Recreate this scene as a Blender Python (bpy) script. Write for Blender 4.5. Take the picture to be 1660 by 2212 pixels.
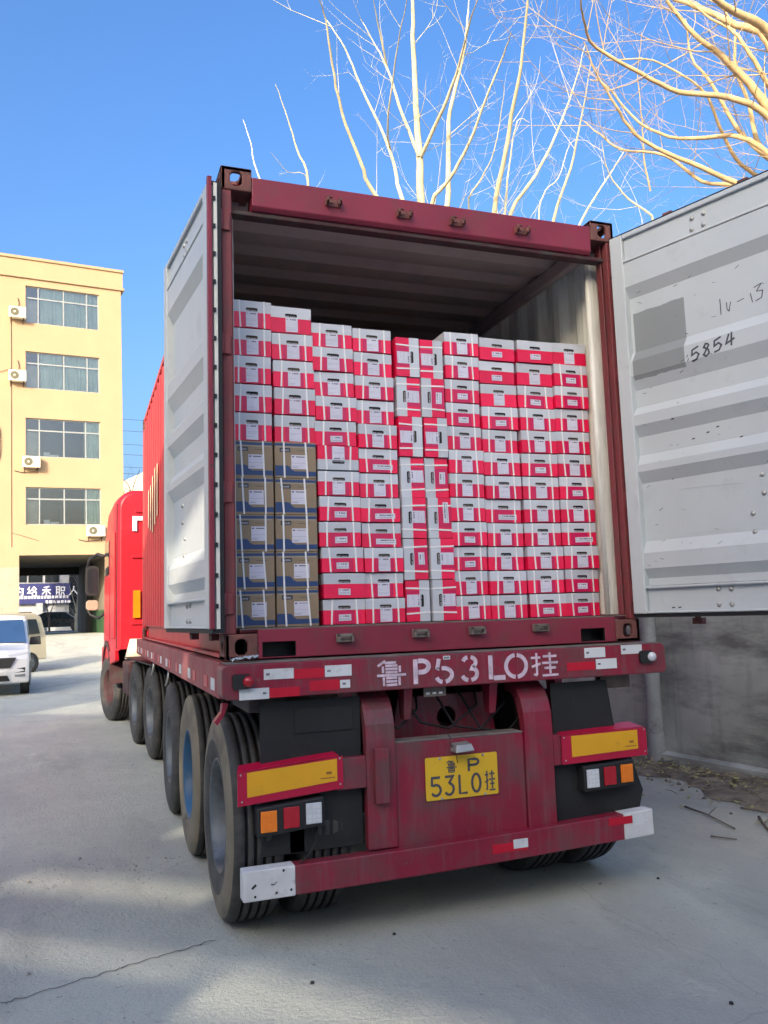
import bpy, bmesh, math, random
from mathutils import Vector, Matrix
rnd = random.Random(11)
S = bpy.context.scene
COL = S.collection
for o in list(bpy.data.objects): bpy.data.objects.remove(o)
R = math.radians

# ------------------------------------------------------------------ camera
CP = Vector((-1.883, -4.208, 1.551)); YAW, PIT, ROL, FPX = .347, .12, -.032, 1811.8
fw = Vector((math.sin(YAW)*math.cos(PIT), math.cos(YAW)*math.cos(PIT), math.sin(PIT)))
rt = Vector((math.cos(YAW), -math.sin(YAW), 0)); up = rt.cross(fw)
r2 = rt*math.cos(ROL)+up*math.sin(ROL); u2 = up*math.cos(ROL)-rt*math.sin(ROL)
cd = bpy.data.cameras.new('camera'); cam = bpy.data.objects.new('camera', cd); COL.objects.link(cam)
mw = Matrix((r2, u2, -fw)).transposed().to_4x4(); mw.translation = CP; cam.matrix_world = mw
cd.sensor_fit = 'VERTICAL'; cd.sensor_height = 24; cd.lens = 24*FPX/2212; cd.clip_end = 2000; cd.clip_start = .05
S.camera = cam
def ray(u, v): return (fw*FPX + r2*(u-830) - u2*(v-1106)).normalized()
def YP(u, v, y):
    d = ray(u, v); return CP + d*((y-CP.y)/d.y)
def XP(u, v, x):
    d = ray(u, v); return CP + d*((x-CP.x)/d.x)
def ZP(u, v, z):
    d = ray(u, v); return CP + d*((z-CP.z)/d.z)
def DP(u, v, dist): return CP + ray(u, v)*dist

# ------------------------------------------------------------------ light
SUN_EL = R(21); SDIR = Vector((.61, .79, 0)).normalized()
w = bpy.data.worlds.new('World'); S.world = w; w.use_nodes = True
nt = w.node_tree; bg = nt.nodes['Background']
sky = nt.nodes.new('ShaderNodeTexSky'); sky.sky_type = 'NISHITA'; sky.sun_disc = False
sky.sun_elevation = SUN_EL; sky.sun_rotation = math.atan2(-SDIR.x, -SDIR.y)
sky.air_density = 1.0; sky.dust_density = 8; sky.ozone_density = 3.0
hs = nt.nodes.new('ShaderNodeHueSaturation'); hs.inputs['Saturation'].default_value = 1.28; hs.inputs['Hue'].default_value = .506
nt.links.new(sky.outputs[0], hs.inputs['Color']); nt.links.new(hs.outputs[0], bg.inputs[0]); bg.inputs[1].default_value = .15
sd = bpy.data.lights.new('sun', 'SUN'); sd.energy = 2.0; sd.angle = R(.5); sd.color = (1, .87, .68)
so = bpy.data.objects.new('sun', sd); COL.objects.link(so)
tv = (SDIR*math.cos(SUN_EL) - Vector((0, 0, math.sin(SUN_EL))))
so.rotation_euler = tv.to_track_quat('-Z', 'Y').to_euler(); so.location = (-20, -25, 30)
S.view_settings.view_transform = 'Standard'; S.view_settings.look = 'None'
S.view_settings.exposure = 1.52; S.view_settings.gamma = 1; S.view_settings.use_curve_mapping = False

# ------------------------------------------------------------------ materials
MATS = {}
def mat(name, col, rough=.6, metal=0, var=.12, vs=3., dirt=None, bump=0., bs=60., spec=.5, coat=0, streak=None, rand=0, chips=None):
    m = bpy.data.materials.new(name); m.use_nodes = True; n = m.node_tree.nodes; l = m.node_tree.links
    b = n['Principled BSDF']; b.inputs['Roughness'].default_value = rough; b.inputs['Metallic'].default_value = metal
    b.inputs['Specular IOR Level'].default_value = spec; b.inputs['Coat Weight'].default_value = coat
    tc = n.new('ShaderNodeTexCoord'); geo = tc.outputs['Object']
    nz = n.new('ShaderNodeTexNoise'); nz.inputs['Scale'].default_value = vs; nz.inputs['Detail'].default_value = 6
    l.new(geo, nz.inputs['Vector'])
    mr = n.new('ShaderNodeMapRange'); mr.inputs[1].default_value = .3; mr.inputs[2].default_value = .7
    mr.inputs[3].default_value = 1-var; mr.inputs[4].default_value = 1+var; l.new(nz.outputs[0], mr.inputs[0])
    mx = n.new('ShaderNodeVectorMath'); mx.operation = 'SCALE'; mx.inputs[0].default_value = col[:3]; l.new(mr.outputs[0], mx.inputs['Scale'])
    out = mx.outputs[0]
    if rand:
        oi = n.new('ShaderNodeObjectInfo'); m2 = n.new('ShaderNodeMapRange'); m2.inputs[3].default_value = 1-rand; m2.inputs[4].default_value = 1+rand
        l.new(oi.outputs['Random'], m2.inputs[0]); s2 = n.new('ShaderNodeVectorMath'); s2.operation = 'SCALE'
        l.new(out, s2.inputs[0]); l.new(m2.outputs[0], s2.inputs['Scale']); out = s2.outputs[0]
    def layer(out, dcol, scale, lo, hi, stretch=(1, 1, 1), amt=1.):
        mp = n.new('ShaderNodeMapping'); mp.inputs['Scale'].default_value = stretch; l.new(geo, mp.inputs[0])
        z = n.new('ShaderNodeTexNoise'); z.inputs['Scale'].default_value = scale; z.inputs['Detail'].default_value = 8; z.inputs['Roughness'].default_value = .65
        l.new(mp.outputs[0], z.inputs['Vector'])
        q = n.new('ShaderNodeMapRange'); q.inputs[1].default_value = lo; q.inputs[2].default_value = hi; q.inputs[4].default_value = amt; l.new(z.outputs[0], q.inputs[0])
        x = n.new('ShaderNodeMix'); x.data_type = 'RGBA'; l.new(q.outputs[0], x.inputs[0]); l.new(out, x.inputs[6]); x.inputs[7].default_value = (*dcol, 1)
        return x.outputs[2]
    if dirt: out = layer(out, *dirt)
    if streak: out = layer(out, streak[0], streak[1], streak[2], streak[3], (6, 6, .6), streak[4] if len(streak) > 4 else 1.)
    if chips: out = layer(out, chips, 22, .645, .67, (1, 1, 1), .85)
    l.new(out, b.inputs['Base Color'])
    if bump:
        z = n.new('ShaderNodeTexNoise'); z.inputs['Scale'].default_value = bs; z.inputs['Detail'].default_value = 5; l.new(geo, z.inputs['Vector'])
        bp = n.new('ShaderNodeBump'); bp.inputs['Strength'].default_value = bump; bp.inputs['Distance'].default_value = .01
        l.new(z.outputs[0], bp.inputs['Height']); l.new(bp.outputs[0], b.inputs['Normal'])
    MATS[name] = m; return m
RED = mat('container_red', (.225, .018, .042), .5, var=.12, dirt=((.14, .05, .045), 5, .52, .75, (1, 1, 1), .6), streak=((.12, .05, .04), 3, .55, .8, .5), bump=.08, bs=20, chips=(.10, .045, .03))
SIDERED = mat('side_red', (.52, .035, .04), .5, var=.1, streak=((.3, .07, .06), 3, .5, .8, .6), bump=.06, bs=20)
POSTR = mat('post_red', (.20, .035, .04), .6, var=.2, dirt=((.11, .055, .05), 6, .45, .7, (1, 1, 1), .7), bump=.12)
BEAMR = mat('dusty_beam_red', (.34, .07, .075), .7, var=.18, vs=5, dirt=((.26, .15, .14), 5, .42, .7, (1, 1, 1), .8), streak=((.2, .1, .09), 4, .5, .75, .6), bump=.12, chips=(.12, .07, .06))
RUSTRED = mat('rusty_red', (.17, .06, .05), .7, var=.25, vs=12, dirt=((.10, .05, .035), 9, .45, .7), bump=.25)
TRED = mat('trailer_red', (.24, .008, .032), .45, var=.18, dirt=((.10, .05, .05), 3.2, .44, .66, (1, 1, 1), .85), streak=((.15, .09, .09), 4, .5, .75, .6), bump=.16, bs=25, chips=(.12, .075, .065))
DUST = mat('dusty_steel', (.16, .135, .12), .9, var=.3, vs=9, dirt=((.2, .07, .07), 7, .55, .7, (1, 1, 1), .6), bump=.3)
DARK = mat('dark_frame', (.06, .016, .02), .7, var=.4, dirt=((.05, .045, .04), 6, .45, .65), bump=.2)
BLACK = mat('black_rubber', (.012, .012, .013), .6, var=.2)
FLAP = mat('mud_flap', (.011, .012, .013), .75, var=.3, dirt=((.035, .033, .03), 5, .5, .8, (1, 1, 1), .6), bump=.15)
TYRE = mat('tyre_rubber', (.038, .038, .038), .75, var=.25, dirt=((.11, .105, .09), 7, .42, .75, (1, 1, 1), .7), bump=.2, bs=80)
TYRED = mat('tyre_dusty', (.2, .175, .125), .9, var=.2, dirt=((.09, .08, .065), 5, .5, .7), bump=.2)
GROOVE = mat('tyre_groove', (.006, .006, .006), .9)
RIM = mat('rim_grey', (.13, .155, .18), .5, metal=.2, var=.3, dirt=((.05, .045, .04), 6, .42, .65, (1, 1, 1), .85))
RIMB = mat('rim_blue', (.02, .09, .19), .5, var=.2, dirt=((.08, .08, .08), 5, .55, .8, (1, 1, 1), .6))
DOORIN = mat('door_grey_paint', (.50, .54, .55), .42, var=.05, vs=2, dirt=((.34, .35, .35), 4, .56, .8, (1, 1, 1), .55), streak=((.28, .28, .27), 5, .64, .8, .6), bump=.03, bs=12)
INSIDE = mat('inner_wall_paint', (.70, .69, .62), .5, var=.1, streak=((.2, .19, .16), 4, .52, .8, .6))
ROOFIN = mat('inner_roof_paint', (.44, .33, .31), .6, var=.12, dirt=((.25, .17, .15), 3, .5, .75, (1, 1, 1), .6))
STEEL = mat('galvanised', (.4, .4, .38), .45, metal=.5, var=.2)
WSTRAP = mat('white_strap', (.78, .79, .80), .4, var=.04)
BOXR = mat('carton_red', (.82, .008, .075), .38, var=.06, vs=8, rand=.12, spec=.5)
BOXG = mat('carton_grey', (.53, .56, .615), .42, var=.05, vs=6, rand=.10)
HOLE = mat('handle_dark', (.012, .012, .012), .8)
HOLEB = mat('handle_kraft', (.07, .06, .04), .8)
LABEL = mat('label_white', (.62, .61, .72), .45, var=.03, rand=.06)
INK = mat('label_ink', (.06, .06, .08), .6)
INKG = mat('label_ink_faint', (.34, .33, .38), .6)
KRAFT = mat('carton_kraft', (.27, .20, .125), .5, var=.08, vs=5, rand=.06)
BLUEP = mat('print_blue', (.02, .055, .17), .35, var=.1)
GREYP = mat('print_charcoal', (.04, .045, .055), .4, var=.3, vs=30)
TAPE = mat('clear_tape', (.36, .35, .30), .15, var=.1)
WHITEP = mat('stencil_white', (.62, .5, .58), .7, var=.25, vs=25, dirt=((.4, .2, .25), 30, .5, .75, (1, 1, 1), .6))
TAPEW = mat('reflector_white', (.62, .64, .65), .35, var=.12, dirt=((.35, .33, .32), 14, .55, .8))
TAPER = mat('reflector_red', (.5, .003, .025), .3, var=.1)
YELLOW = mat('reflector_yellow', (.72, .36, .012), .4, var=.06, dirt=((.5, .27, .03), 9, .6, .8))
PLATE = mat('plate_yellow', (.72, .44, .02), .4, var=.06, dirt=((.5, .33, .06), 8, .58, .8))
BOARDR = mat('board_red', (.42, .004, .04), .35, var=.1)
WPAINT = mat('worn_white_paint', (.6, .6, .6), .6, var=.1, vs=8, dirt=((.3, .28, .27), 12, .6, .75))
LENSA = mat('lens_amber', (.85, .22, .01), .2, var=.1, coat=.5)
LENSR = mat('lens_red', (.4, .004, .015), .2, coat=.5)
LENSW = mat('lens_clear', (.6, .62, .65), .2, coat=.5)
CABRED = mat('cab_red', (.48, .008, .02), .42, var=.1, coat=.1, dirt=((.3, .05, .05), 3, .6, .8, (1, 1, 1), .5))
CABPLAST = mat('cab_fairing', (.36, .27, .2), .5, var=.1)
GLASSD = mat('dark_glass', (.02, .025, .03), .08, var=.1)
FACADE = mat('facade_plaster', (.43, .295, .18), .85, var=.04, vs=.8, streak=((.37, .25, .14), 1.2, .55, .8, .5), bump=.1, bs=30)
PLINTH = mat('plinth_plaster', (.42, .33, .25), .85, var=.08, dirt=((.3, .25, .2), 1.5, .5, .7))
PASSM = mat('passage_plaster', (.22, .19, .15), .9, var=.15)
ALU = mat('window_aluminium', (.34, .36, .36), .4, metal=.3, var=.05)
CURT = mat('curtain', (.72, .84, .74), .9, var=.1, vs=2)
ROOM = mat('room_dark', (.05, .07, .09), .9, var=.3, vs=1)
ACW = mat('ac_white', (.72, .66, .5), .5, var=.08)
ACG = mat('ac_grille', (.14, .13, .09), .6)
CONC = mat('wall_concrete', (.44, .49, .455), .95, var=.3, vs=1.4, dirt=((.17, .18, .172), 1.3, .45, .62, (1, .6, 2.2), .9), streak=((.16, .165, .17), 1.3, .55, .8, .5), bump=.5, bs=9)
POLE = mat('pole_paint', (.36, .39, .39), .8, var=.2, dirt=((.18, .18, .17), 6, .5, .7), bump=.3)
BARK = mat('poplar_bark', (.56, .50, .33), .8, var=.22, vs=4, dirt=((.32, .28, .2), 9, .6, .75), bump=.2)
BARKO = mat('orange_bark', (.52, .37, .19), .8, var=.25, vs=5, dirt=((.25, .18, .11), 9, .55, .75), bump=.2)
TWIGD = mat('dark_twig', (.10, .08, .06), .9)
VANW = mat('van_white', (.72, .73, .74), .25, var=.03, coat=.6)
VANB = mat('van_beige', (.52, .45, .31), .3, var=.04, coat=.4)
WSHIELD = mat('windscreen', (.03, .07, .16), .08, var=.1)
CHROME = mat('chrome', (.6, .6, .6), .15, metal=1)
CARBLK = mat('car_black', (.015, .025, .03), .2, coat=.6)
SIGNB = mat('sign_blue', (.03, .035, .16), .5)
SIGNW = mat('sign_white', (.85, .85, .9), .5)
SHOPW = mat('shop_render', (.38, .40, .43), .8, var=.15)
SHUT = mat('shutter_grey', (.45, .47, .5), .5)
WIRE = mat('black_wire', (.02, .02, .025), .6)
BRICK = mat('brick_render', (.6, .56, .5), .9, var=.1)
HOUSE = mat('house_cream', (.66, .58, .44), .9, var=.05)
GREENP = mat('green_paint', (.035, .09, .035), .6)
DIRT = mat('verge_dirt', (.24, .21, .16), .95, var=.35, vs=3, dirt=((.13, .11, .08), 8, .45, .65), bump=.8, bs=25)
LEAF = mat('dry_leaf', (.40, .38, .17), .9, var=.3, vs=40, rand=.3)
STICK = mat('dead_stick', (.17, .14, .11), .9, var=.3)
STONE = mat('grit', (.27, .26, .25), .95, var=.3, vs=30)
RAG = mat('plastic_rag', (.45, .5, .55), .4, var=.2)

# door paint with a grey touched-up patch
def patch_mat():
    m = DOORIN.copy(); m.name = 'door_paint_patched'; n = m.node_tree.nodes; l = m.node_tree.links
    b = n['Principled BSDF']; src = b.inputs['Base Color'].links[0].from_socket
    tc = [x for x in n if x.type == 'TEX_COORD'][0]
    sx = n.new('ShaderNodeSeparateXYZ'); l.new(tc.outputs['Object'], sx.inputs[0])
    nz = n.new('ShaderNodeTexNoise'); nz.inputs['Scale'].default_value = 14
    l.new(tc.outputs['Object'], nz.inputs['Vector'])
    def rng(sock, lo, hi, jit):
        a = n.new('ShaderNodeMath'); a.operation = 'MULTIPLY_ADD'; a.inputs[1].default_value = jit; l.new(nz.outputs[0], a.inputs[0]); l.new(sock, a.inputs[2])
        g = n.new('ShaderNodeMath'); g.operation = 'GREATER_THAN'; l.new(a.outputs[0], g.inputs[0]); g.inputs[1].default_value = lo+jit/2
        k = n.new('ShaderNodeMath'); k.operation = 'LESS_THAN'; l.new(a.outputs[0], k.inputs[0]); k.inputs[1].default_value = hi+jit/2
        p = n.new('ShaderNodeMath'); p.operation = 'MULTIPLY'; l.new(g.outputs[0], p.inputs[0]); l.new(k.outputs[0], p.inputs[1]); return p.outputs[0]
    # local x runs along the door from the hinge, local z is height above the ground
    a = rng(sx.outputs[0], .105, .445, .004); c = rng(sx.outputs[2], 2.88, 3.30, .03)
    p = n.new('ShaderNodeMath'); p.operation = 'MULTIPLY'; l.new(a, p.inputs[0]); l.new(c, p.inputs[1])
    x = n.new('ShaderNodeMix'); x.data_type = 'RGBA'; l.new(p.outputs[0], x.inputs[0]); l.new(src, x.inputs[6]); x.inputs[7].default_value = (.25, .27, .27, 1)
    l.new(x.outputs[2], b.inputs['Base Color']); return m
DOORP = patch_mat()

def glass_mat(name, tint):
    m = bpy.data.materials.new(name); m.use_nodes = True; n = m.node_tree.nodes; l = m.node_tree.links
    out = n['Material Output']; n.remove(n['Principled BSDF'])
    t = n.new('ShaderNodeBsdfTransparent'); t.inputs[0].default_value = (*tint, 1); g = n.new('ShaderNodeBsdfGlossy'); g.inputs['Roughness'].default_value = .03
    f = n.new('ShaderNodeFresnel'); f.inputs[0].default_value = 1.7; x = n.new('ShaderNodeMixShader')
    ma = n.new('ShaderNodeMath'); ma.operation = 'ADD'; ma.inputs[1].default_value = .08; l.new(f.outputs[0], ma.inputs[0])
    l.new(ma.outputs[0], x.inputs[0]); l.new(t.outputs[0], x.inputs[1]); l.new(g.outputs[0], x.inputs[2]); l.new(x.outputs[0], out.inputs[0]); return m
GLASS = glass_mat('window_glass', (.9, .95, .95))

def ground_mat():
    m = bpy.data.materials.new('yard_concrete'); m.use_nodes = True; n = m.node_tree.nodes; l = m.node_tree.links
    b = n['Principled BSDF']; b.inputs['Roughness'].default_value = .92
    tc = n.new('ShaderNodeTexCoord'); P = tc.outputs['Object']
    def noise(s, d=6, rr=.6, st=(1, 1, 1)):
        mp = n.new('ShaderNodeMapping'); mp.inputs['Scale'].default_value = st; l.new(P, mp.inputs[0])
        z = n.new('ShaderNodeTexNoise'); z.inputs['Scale'].default_value = s; z.inputs['Detail'].default_value = d; z.inputs['Roughness'].default_value = rr
        l.new(mp.outputs[0], z.inputs['Vector']); return z.outputs[0]
    def mr(s, a, bb, c, d):
        q = n.new('ShaderNodeMapRange'); l.new(s, q.inputs[0])
        for i, vv in enumerate((a, bb, c, d)): q.inputs[i+1].default_value = vv
        return q.outputs[0]
    def mix(f, a, c):
        x = n.new('ShaderNodeMix'); x.data_type = 'RGBA'; l.new(f, x.inputs[0])
        if isinstance(a, tuple): x.inputs[6].default_value = (*a, 1)
        else: l.new(a, x.inputs[6])
        x.inputs[7].default_value = (*c, 1); return x.outputs[2]
    c = mix(mr(noise(.45), .35, .65, 0, 1), (.52, .535, .455), (.42, .435, .38))
    c = mix(mr(noise(2.2, 8, .7), .5, .72, 0, .55), c, (.58, .585, .50))
    c = mix(mr(noise(1.1, 8, .7, (1, .25, 1)), .54, .7, 0, .55), c, (.24, .245, .21))
    c = mix(mr(noise(35, 4, .7), .58, .72, 0, .5), c, (.55, .53, .49))
    c = mix(mr(noise(16, 3, .6), .68, .74, 0, .7), c, (.09, .085, .08))
    v = n.new('ShaderNodeTexVoronoi'); v.feature = 'DISTANCE_TO_EDGE'; v.inputs['Scale'].default_value = .23
    ad = n.new('ShaderNodeVectorMath'); ad.operation = 'MULTIPLY_ADD'; zz = n.new('ShaderNodeTexNoise'); zz.inputs['Scale'].default_value = 1.6; zz.inputs['Detail'].default_value = 7
    l.new(P, zz.inputs['Vector']); l.new(zz.outputs['Color'], ad.inputs[0]); ad.inputs[1].default_value = (.5, .5, .5); l.new(P, ad.inputs[2]); l.new(ad.outputs[0], v.inputs['Vector'])
    c = mix(mr(v.outputs[0], .0, .0016, .35, 0), c, (.12, .12, .12))
    c = mix(mr(noise(60, 3, .6), .64, .72, 0, .7), c, (.15, .15, .14))
    c = mix(mr(noise(9, 8, .75), .56, .68, 0, .5), c, (.30, .30, .28))
    c = mix(mr(noise(.8, 5, .6, (1, .5, 1)), .5, .62, 0, .45), c, (.35, .355, .33))
    l.new(c, b.inputs['Base Color'])
    bp = n.new('ShaderNodeBump'); bp.inputs['Strength'].default_value = .9; bp.inputs['Distance'].default_value = .016
    s = n.new('ShaderNodeMath'); s.operation = 'ADD'; l.new(noise(45, 6, .7), s.inputs[0]); l.new(noise(7, 6, .6), s.inputs[1]); l.new(s.outputs[0], bp.inputs['Height'])
    l.new(bp.outputs[0], b.inputs['Normal']); return m
GROUND = ground_mat()

# ------------------------------------------------------------------ mesh helper
class MB:
    def __init__(s): s.v = []; s.f = []; s.m = []; s.sm = []
    def add(s, vs, fs, mi=0, smooth=False):
        k = len(s.v); s.v += [tuple(x) for x in vs]
        for f in fs: s.f.append([k+i for i in f]); s.m.append(mi); s.sm.append(smooth)
        return s
    def box(s, a, b, mi=0):
        x0, y0, z0 = a; x1, y1, z1 = b
        return s.add([(x0,y0,z0),(x1,y0,z0),(x1,y1,z0),(x0,y1,z0),(x0,y0,z1),(x1,y0,z1),(x1,y1,z1),(x0,y1,z1)],
              [(0,3,2,1),(4,5,6,7),(0,1,5,4),(1,2,6,5),(2,3,7,6),(3,0,4,7)], mi)
    def hexa(s, bot, top, mi=0):
        return s.add(list(bot)+list(top), [(3,2,1,0),(4,5,6,7),(0,1,5,4),(1,2,6,5),(2,3,7,6),(3,0,4,7)], mi)
    def prism(s, pts, off, mi=0):       # pts: polygon, off: extrusion vector
        n = len(pts); off = Vector(off); a = [Vector(p) for p in pts]
        return s.add(a+[p+off for p in a], [tuple(range(n))[::-1], tuple(range(n, 2*n))]+[(i, (i+1) % n, n+(i+1) % n, n+i) for i in range(n)], mi)
    def sheet(s, prof, off, thick, mi=0, mi2=None):  # prof: polyline, extruded by off, thickness vector
        off = Vector(off); th = Vector(thick); a = [Vector(p) for p in prof]; n = len(a)
        vs = a+[p+off for p in a]+[p+th for p in a]+[p+off+th for p in a]
        s.add(vs, [], mi); k = len(s.v)-4*n
        def q(f, m): s.f.append([k+i for i in f]); s.m.append(m); s.sm.append(False)
        for i in range(n-1):
            q((i, i+1, n+i+1, n+i), mi); q((2*n+i, 3*n+i, 3*n+i+1, 2*n+i+1), mi if mi2 is None else mi2)
            q((i, 2*n+i, 2*n+i+1, i+1), mi); q((n+i, n+i+1, 3*n+i+1, 3*n+i), mi)
        q((0, n, 3*n, 2*n), mi); q((n-1, 3*n-1, 4*n-1, 2*n-1), mi); return s
    def tube(s, pts, rad, n=8, mi=0, caps=True, smooth=True):
        pts = [Vector(p) for p in pts]; rr = rad if isinstance(rad, (list, tuple)) else [rad]*len(pts)
        k = len(s.v); prev = None
        for i, p in enumerate(pts):
            t = (pts[min(i+1, len(pts)-1)]-pts[max(i-1, 0)]).normalized()
            if prev is None: a = t.orthogonal().normalized()
            else: a = (prev-t*prev.dot(t)).normalized()
            prev = a; b = t.cross(a)
            for j in range(n):
                g = 2*math.pi*j/n; s.v.append(tuple(p+(a*math.cos(g)+b*math.sin(g))*rr[i]))
        for i in range(len(pts)-1):
            for j in range(n):
                s.f.append([k+i*n+j, k+i*n+(j+1) % n, k+(i+1)*n+(j+1) % n, k+(i+1)*n+j]); s.m.append(mi); s.sm.append(smooth)
        if caps:
            s.f.append([k+j for j in range(n)][::-1]); s.m.append(mi); s.sm.append(False)
            e = k+(len(pts)-1)*n; s.f.append([e+j for j in range(n)]); s.m.append(mi); s.sm.append(False)
        return s
    def lathe(s, prof, c, n=48, mi=0, smooth=True, mis=None, axis='X'):   # prof (axial, radius)
        k = len(s.v); c = Vector(c)
        for (x, r) in prof:
            for j in range(n):
                g = 2*math.pi*j/n
                s.v.append(tuple(c+(Vector((x, math.cos(g)*r, math.sin(g)*r)) if axis == 'X' else Vector((math.cos(g)*r, x, math.sin(g)*r)) if axis == 'Y' else Vector((math.cos(g)*r, math.sin(g)*r, x)))))
        for i in range(len(prof)-1):
            for j in range(n):
                s.f.append([k+i*n+j, k+i*n+(j+1) % n, k+(i+1)*n+(j+1) % n, k+(i+1)*n+j]); s.m.append(mis[i] if mis else mi); s.sm.append(smooth)
        return s
    def holed(s, outer, holes, off, mi=0, mih=None):   # flat plate with holes; outer / holes: lists of 3-D points in one plane
        bm = bmesh.new(); loops = []
        for lp in [outer]+holes:
            vs = [bm.verts.new(p) for p in lp]; loops.append(vs)
            for i in range(len(vs)): bm.edges.new((vs[i], vs[(i+1) % len(vs)]))
        bmesh.ops.triangle_fill(bm, use_beauty=True, edges=bm.edges[:]); bm.verts.index_update()
        V = [v.co.copy() for v in bm.verts]; F = [[v.index for v in f.verts] for f in bm.faces]
        n = len(V); off = Vector(off); L = [[v.index for v in lp] for lp in loops]; bm.free()
        s.add(V+[v+off for v in V], F+[[i+n for i in f][::-1] for f in F], mi)
        k = len(s.v)-2*n
        for q, lp in enumerate(L):
            for i in range(len(lp)):
                a, b = lp[i], lp[(i+1) % len(lp)]; s.f.append([k+a, k+b, k+b+n, k+a+n]); s.m.append(mi if (q == 0 or mih is None) else mih); s.sm.append(False)
        return s
    def mesh(s, name, mats, M=None):
        me = bpy.data.meshes.new(name); v = [M @ Vector(x) for x in s.v] if M else s.v
        me.from_pydata(v, [], s.f); me.update()
        for m in (mats if isinstance(mats, (list, tuple)) else [mats]): me.materials.append(m)
        me.polygons.foreach_set('material_index', s.m); me.polygons.foreach_set('use_smooth', s.sm)
        bm = bmesh.new(); bm.from_mesh(me); bmesh.ops.recalc_face_normals(bm, faces=bm.faces); bm.to_mesh(me); bm.free()
        return me
def link(name, me, parent=None, **kw):
    o = bpy.data.objects.new(name, me); COL.objects.link(o)
    if parent: o.parent = parent
    return o
def W2L(parent):
    M = Matrix.Identity(4); p = parent; ch = []
    while p: ch.append(p); p = p.parent
    for p in reversed(ch): M = M @ p.matrix_basis
    return M.inverted()
def obj(name, mb, mats, parent=None, world=True, bevel=0, seg=2, label=None):
    """build a part; world=True: coordinates are world ones and are brought into the parent's frame"""
    me = mb.mesh(name, mats, W2L(parent) if (parent and world) else None)
    o = link(name, me, parent)
    if bevel:
        b = o.modifiers.new('bevel', 'BEVEL'); b.width = bevel; b.segments = seg; b.limit_method = 'ANGLE'; b.angle_limit = R(40); b.harden_normals = False
    if label: o['label'] = label
    return o
def thing(name, label, cat, loc=(0, 0, 0), rot=(0, 0, 0), group=None):
    o = bpy.data.objects.new(name, None); COL.objects.link(o); o.location = loc; o.rotation_euler = rot
    o.empty_display_size = .1; o['label'] = label; o['category'] = cat
    if group: o['group'] = group
    return o
def tag(o, label, cat, group=None):
    o['label'] = label; o['category'] = cat
    if group: o['group'] = group
    return o
def struct(name, mb, mats): o = obj(name, mb, mats); o['kind'] = 'structure'; return o
def rrect(cx, cz, w_, h_, r, n=5):
    out = []
    for (sx, sz, a0) in ((1, 1, 0), (-1, 1, 90), (-1, -1, 180), (1, -1, 270)):
        for i in range(n+1):
            a = R(a0+90*i/n); out.append((cx+sx*(w_/2-r)+r*math.cos(a), cz+sz*(h_/2-r)+r*math.sin(a)))
    return out
def arc(cx, cz, rx, rz, a0, a1, n=8): return [(cx+rx*math.cos(R(a0+(a1-a0)*i/n)), cz+rz*math.sin(R(a0+(a1-a0)*i/n))) for i in range(n+1)]
def ribbon(mb, pts, wd, fn, mi=0):
    """flat stroke: pts 2-D, fn maps (x, z, lift) to 3-D"""
    n = len(pts); L = []; Rr = []
    for i in range(n):
        a = Vector(pts[max(i-1, 0)]); b = Vector(pts[min(i+1, n-1)]); t = (b-a).normalized(); nn = Vector((-t.y, t.x))
        if 0 < i < n-1:
            t1 = (Vector(pts[i])-a).normalized(); cs = max(.5, abs(Vector((-t1.y, t1.x)).dot(nn))); k = wd/2/cs
        else: k = wd/2
        p = Vector(pts[i]); L.append(p+nn*k); Rr.append(p-nn*k)
    vs = [fn(p.x, p.y, 1) for p in L]+[fn(p.x, p.y, 1) for p in Rr]+[fn(p.x, p.y, 0) for p in L]+[fn(p.x, p.y, 0) for p in Rr]
    fs = []
    for i in range(n-1):
        fs += [(i, i+1, n+i+1, n+i), (i, 2*n+i, 2*n+i+1, i+1), (n+i, n+i+1, 3*n+i+1, 3*n+i)]
    fs += [(0, n, 3*n, 2*n), (n-1, 3*n-1, 4*n-1, 2*n-1)]
    mb.add(vs, fs, mi)
# glyph strokes in a unit box (stencil cuts where the stencil has them)
GUA = [[(.02,.80),(.36,.80)], [(.04,.42),(.36,.54)], [(.22,1),(.22,.06)], [(.22,.05),(.10,.10)], [(.46,.84),(.96,.84)], [(.71,1.0),(.71,.62)], [(.42,.56),(1,.56)], [(.50,.34),(.92,.34)], [(.71,.50),(.71,.10)], [(.42,.03),(1,.03)]]
LU = [[(.30,1),(.05,.80)], [(.28,.92),(.66,.92)], [(.22,.78),(.22,.52)], [(.78,.78),(.78,.52)], [(.30,.80),(.70,.80)], [(.30,.67),(.70,.67)], [(.30,.54),(.70,.54)], [(.02,.42),(.98,.42)], [(.24,.34),(.24,0)], [(.76,.34),(.76,0)], [(.32,.31),(.68,.31)], [(.32,.17),(.68,.17)], [(.32,.03),(.68,.03)]]
STENCIL = {'P': [[(.15,1),(.15,0)], [(.30,.93)]+arc(.5,.70,.38,.23,80,-80)+[(.30,.47)]],
 '5': [[(.20,.97),(.10,.56),(.2,.56)], [(.34,.58)]+arc(.45,.30,.45,.28,75,-78), [(.36,.02)]+arc(.40,.28,.36,.26,-110,-165,4)],
 '3': [arc(.45,.76,.36,.22,165,105,4), arc(.45,.76,.36,.22,75,-60)+arc(.45,.28,.42,.26,70,-78), arc(.45,.28,.42,.26,-103,-165,4)],
 'L': [[(.14,1),(.14,.0)], [(.30,.05),(.95,.05)]],
 'O': [arc(.5,.5,.42,.46,84,-84,14), arc(.5,.5,.42,.46,96,264,14)], 'G': GUA, 'U': LU}
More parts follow.
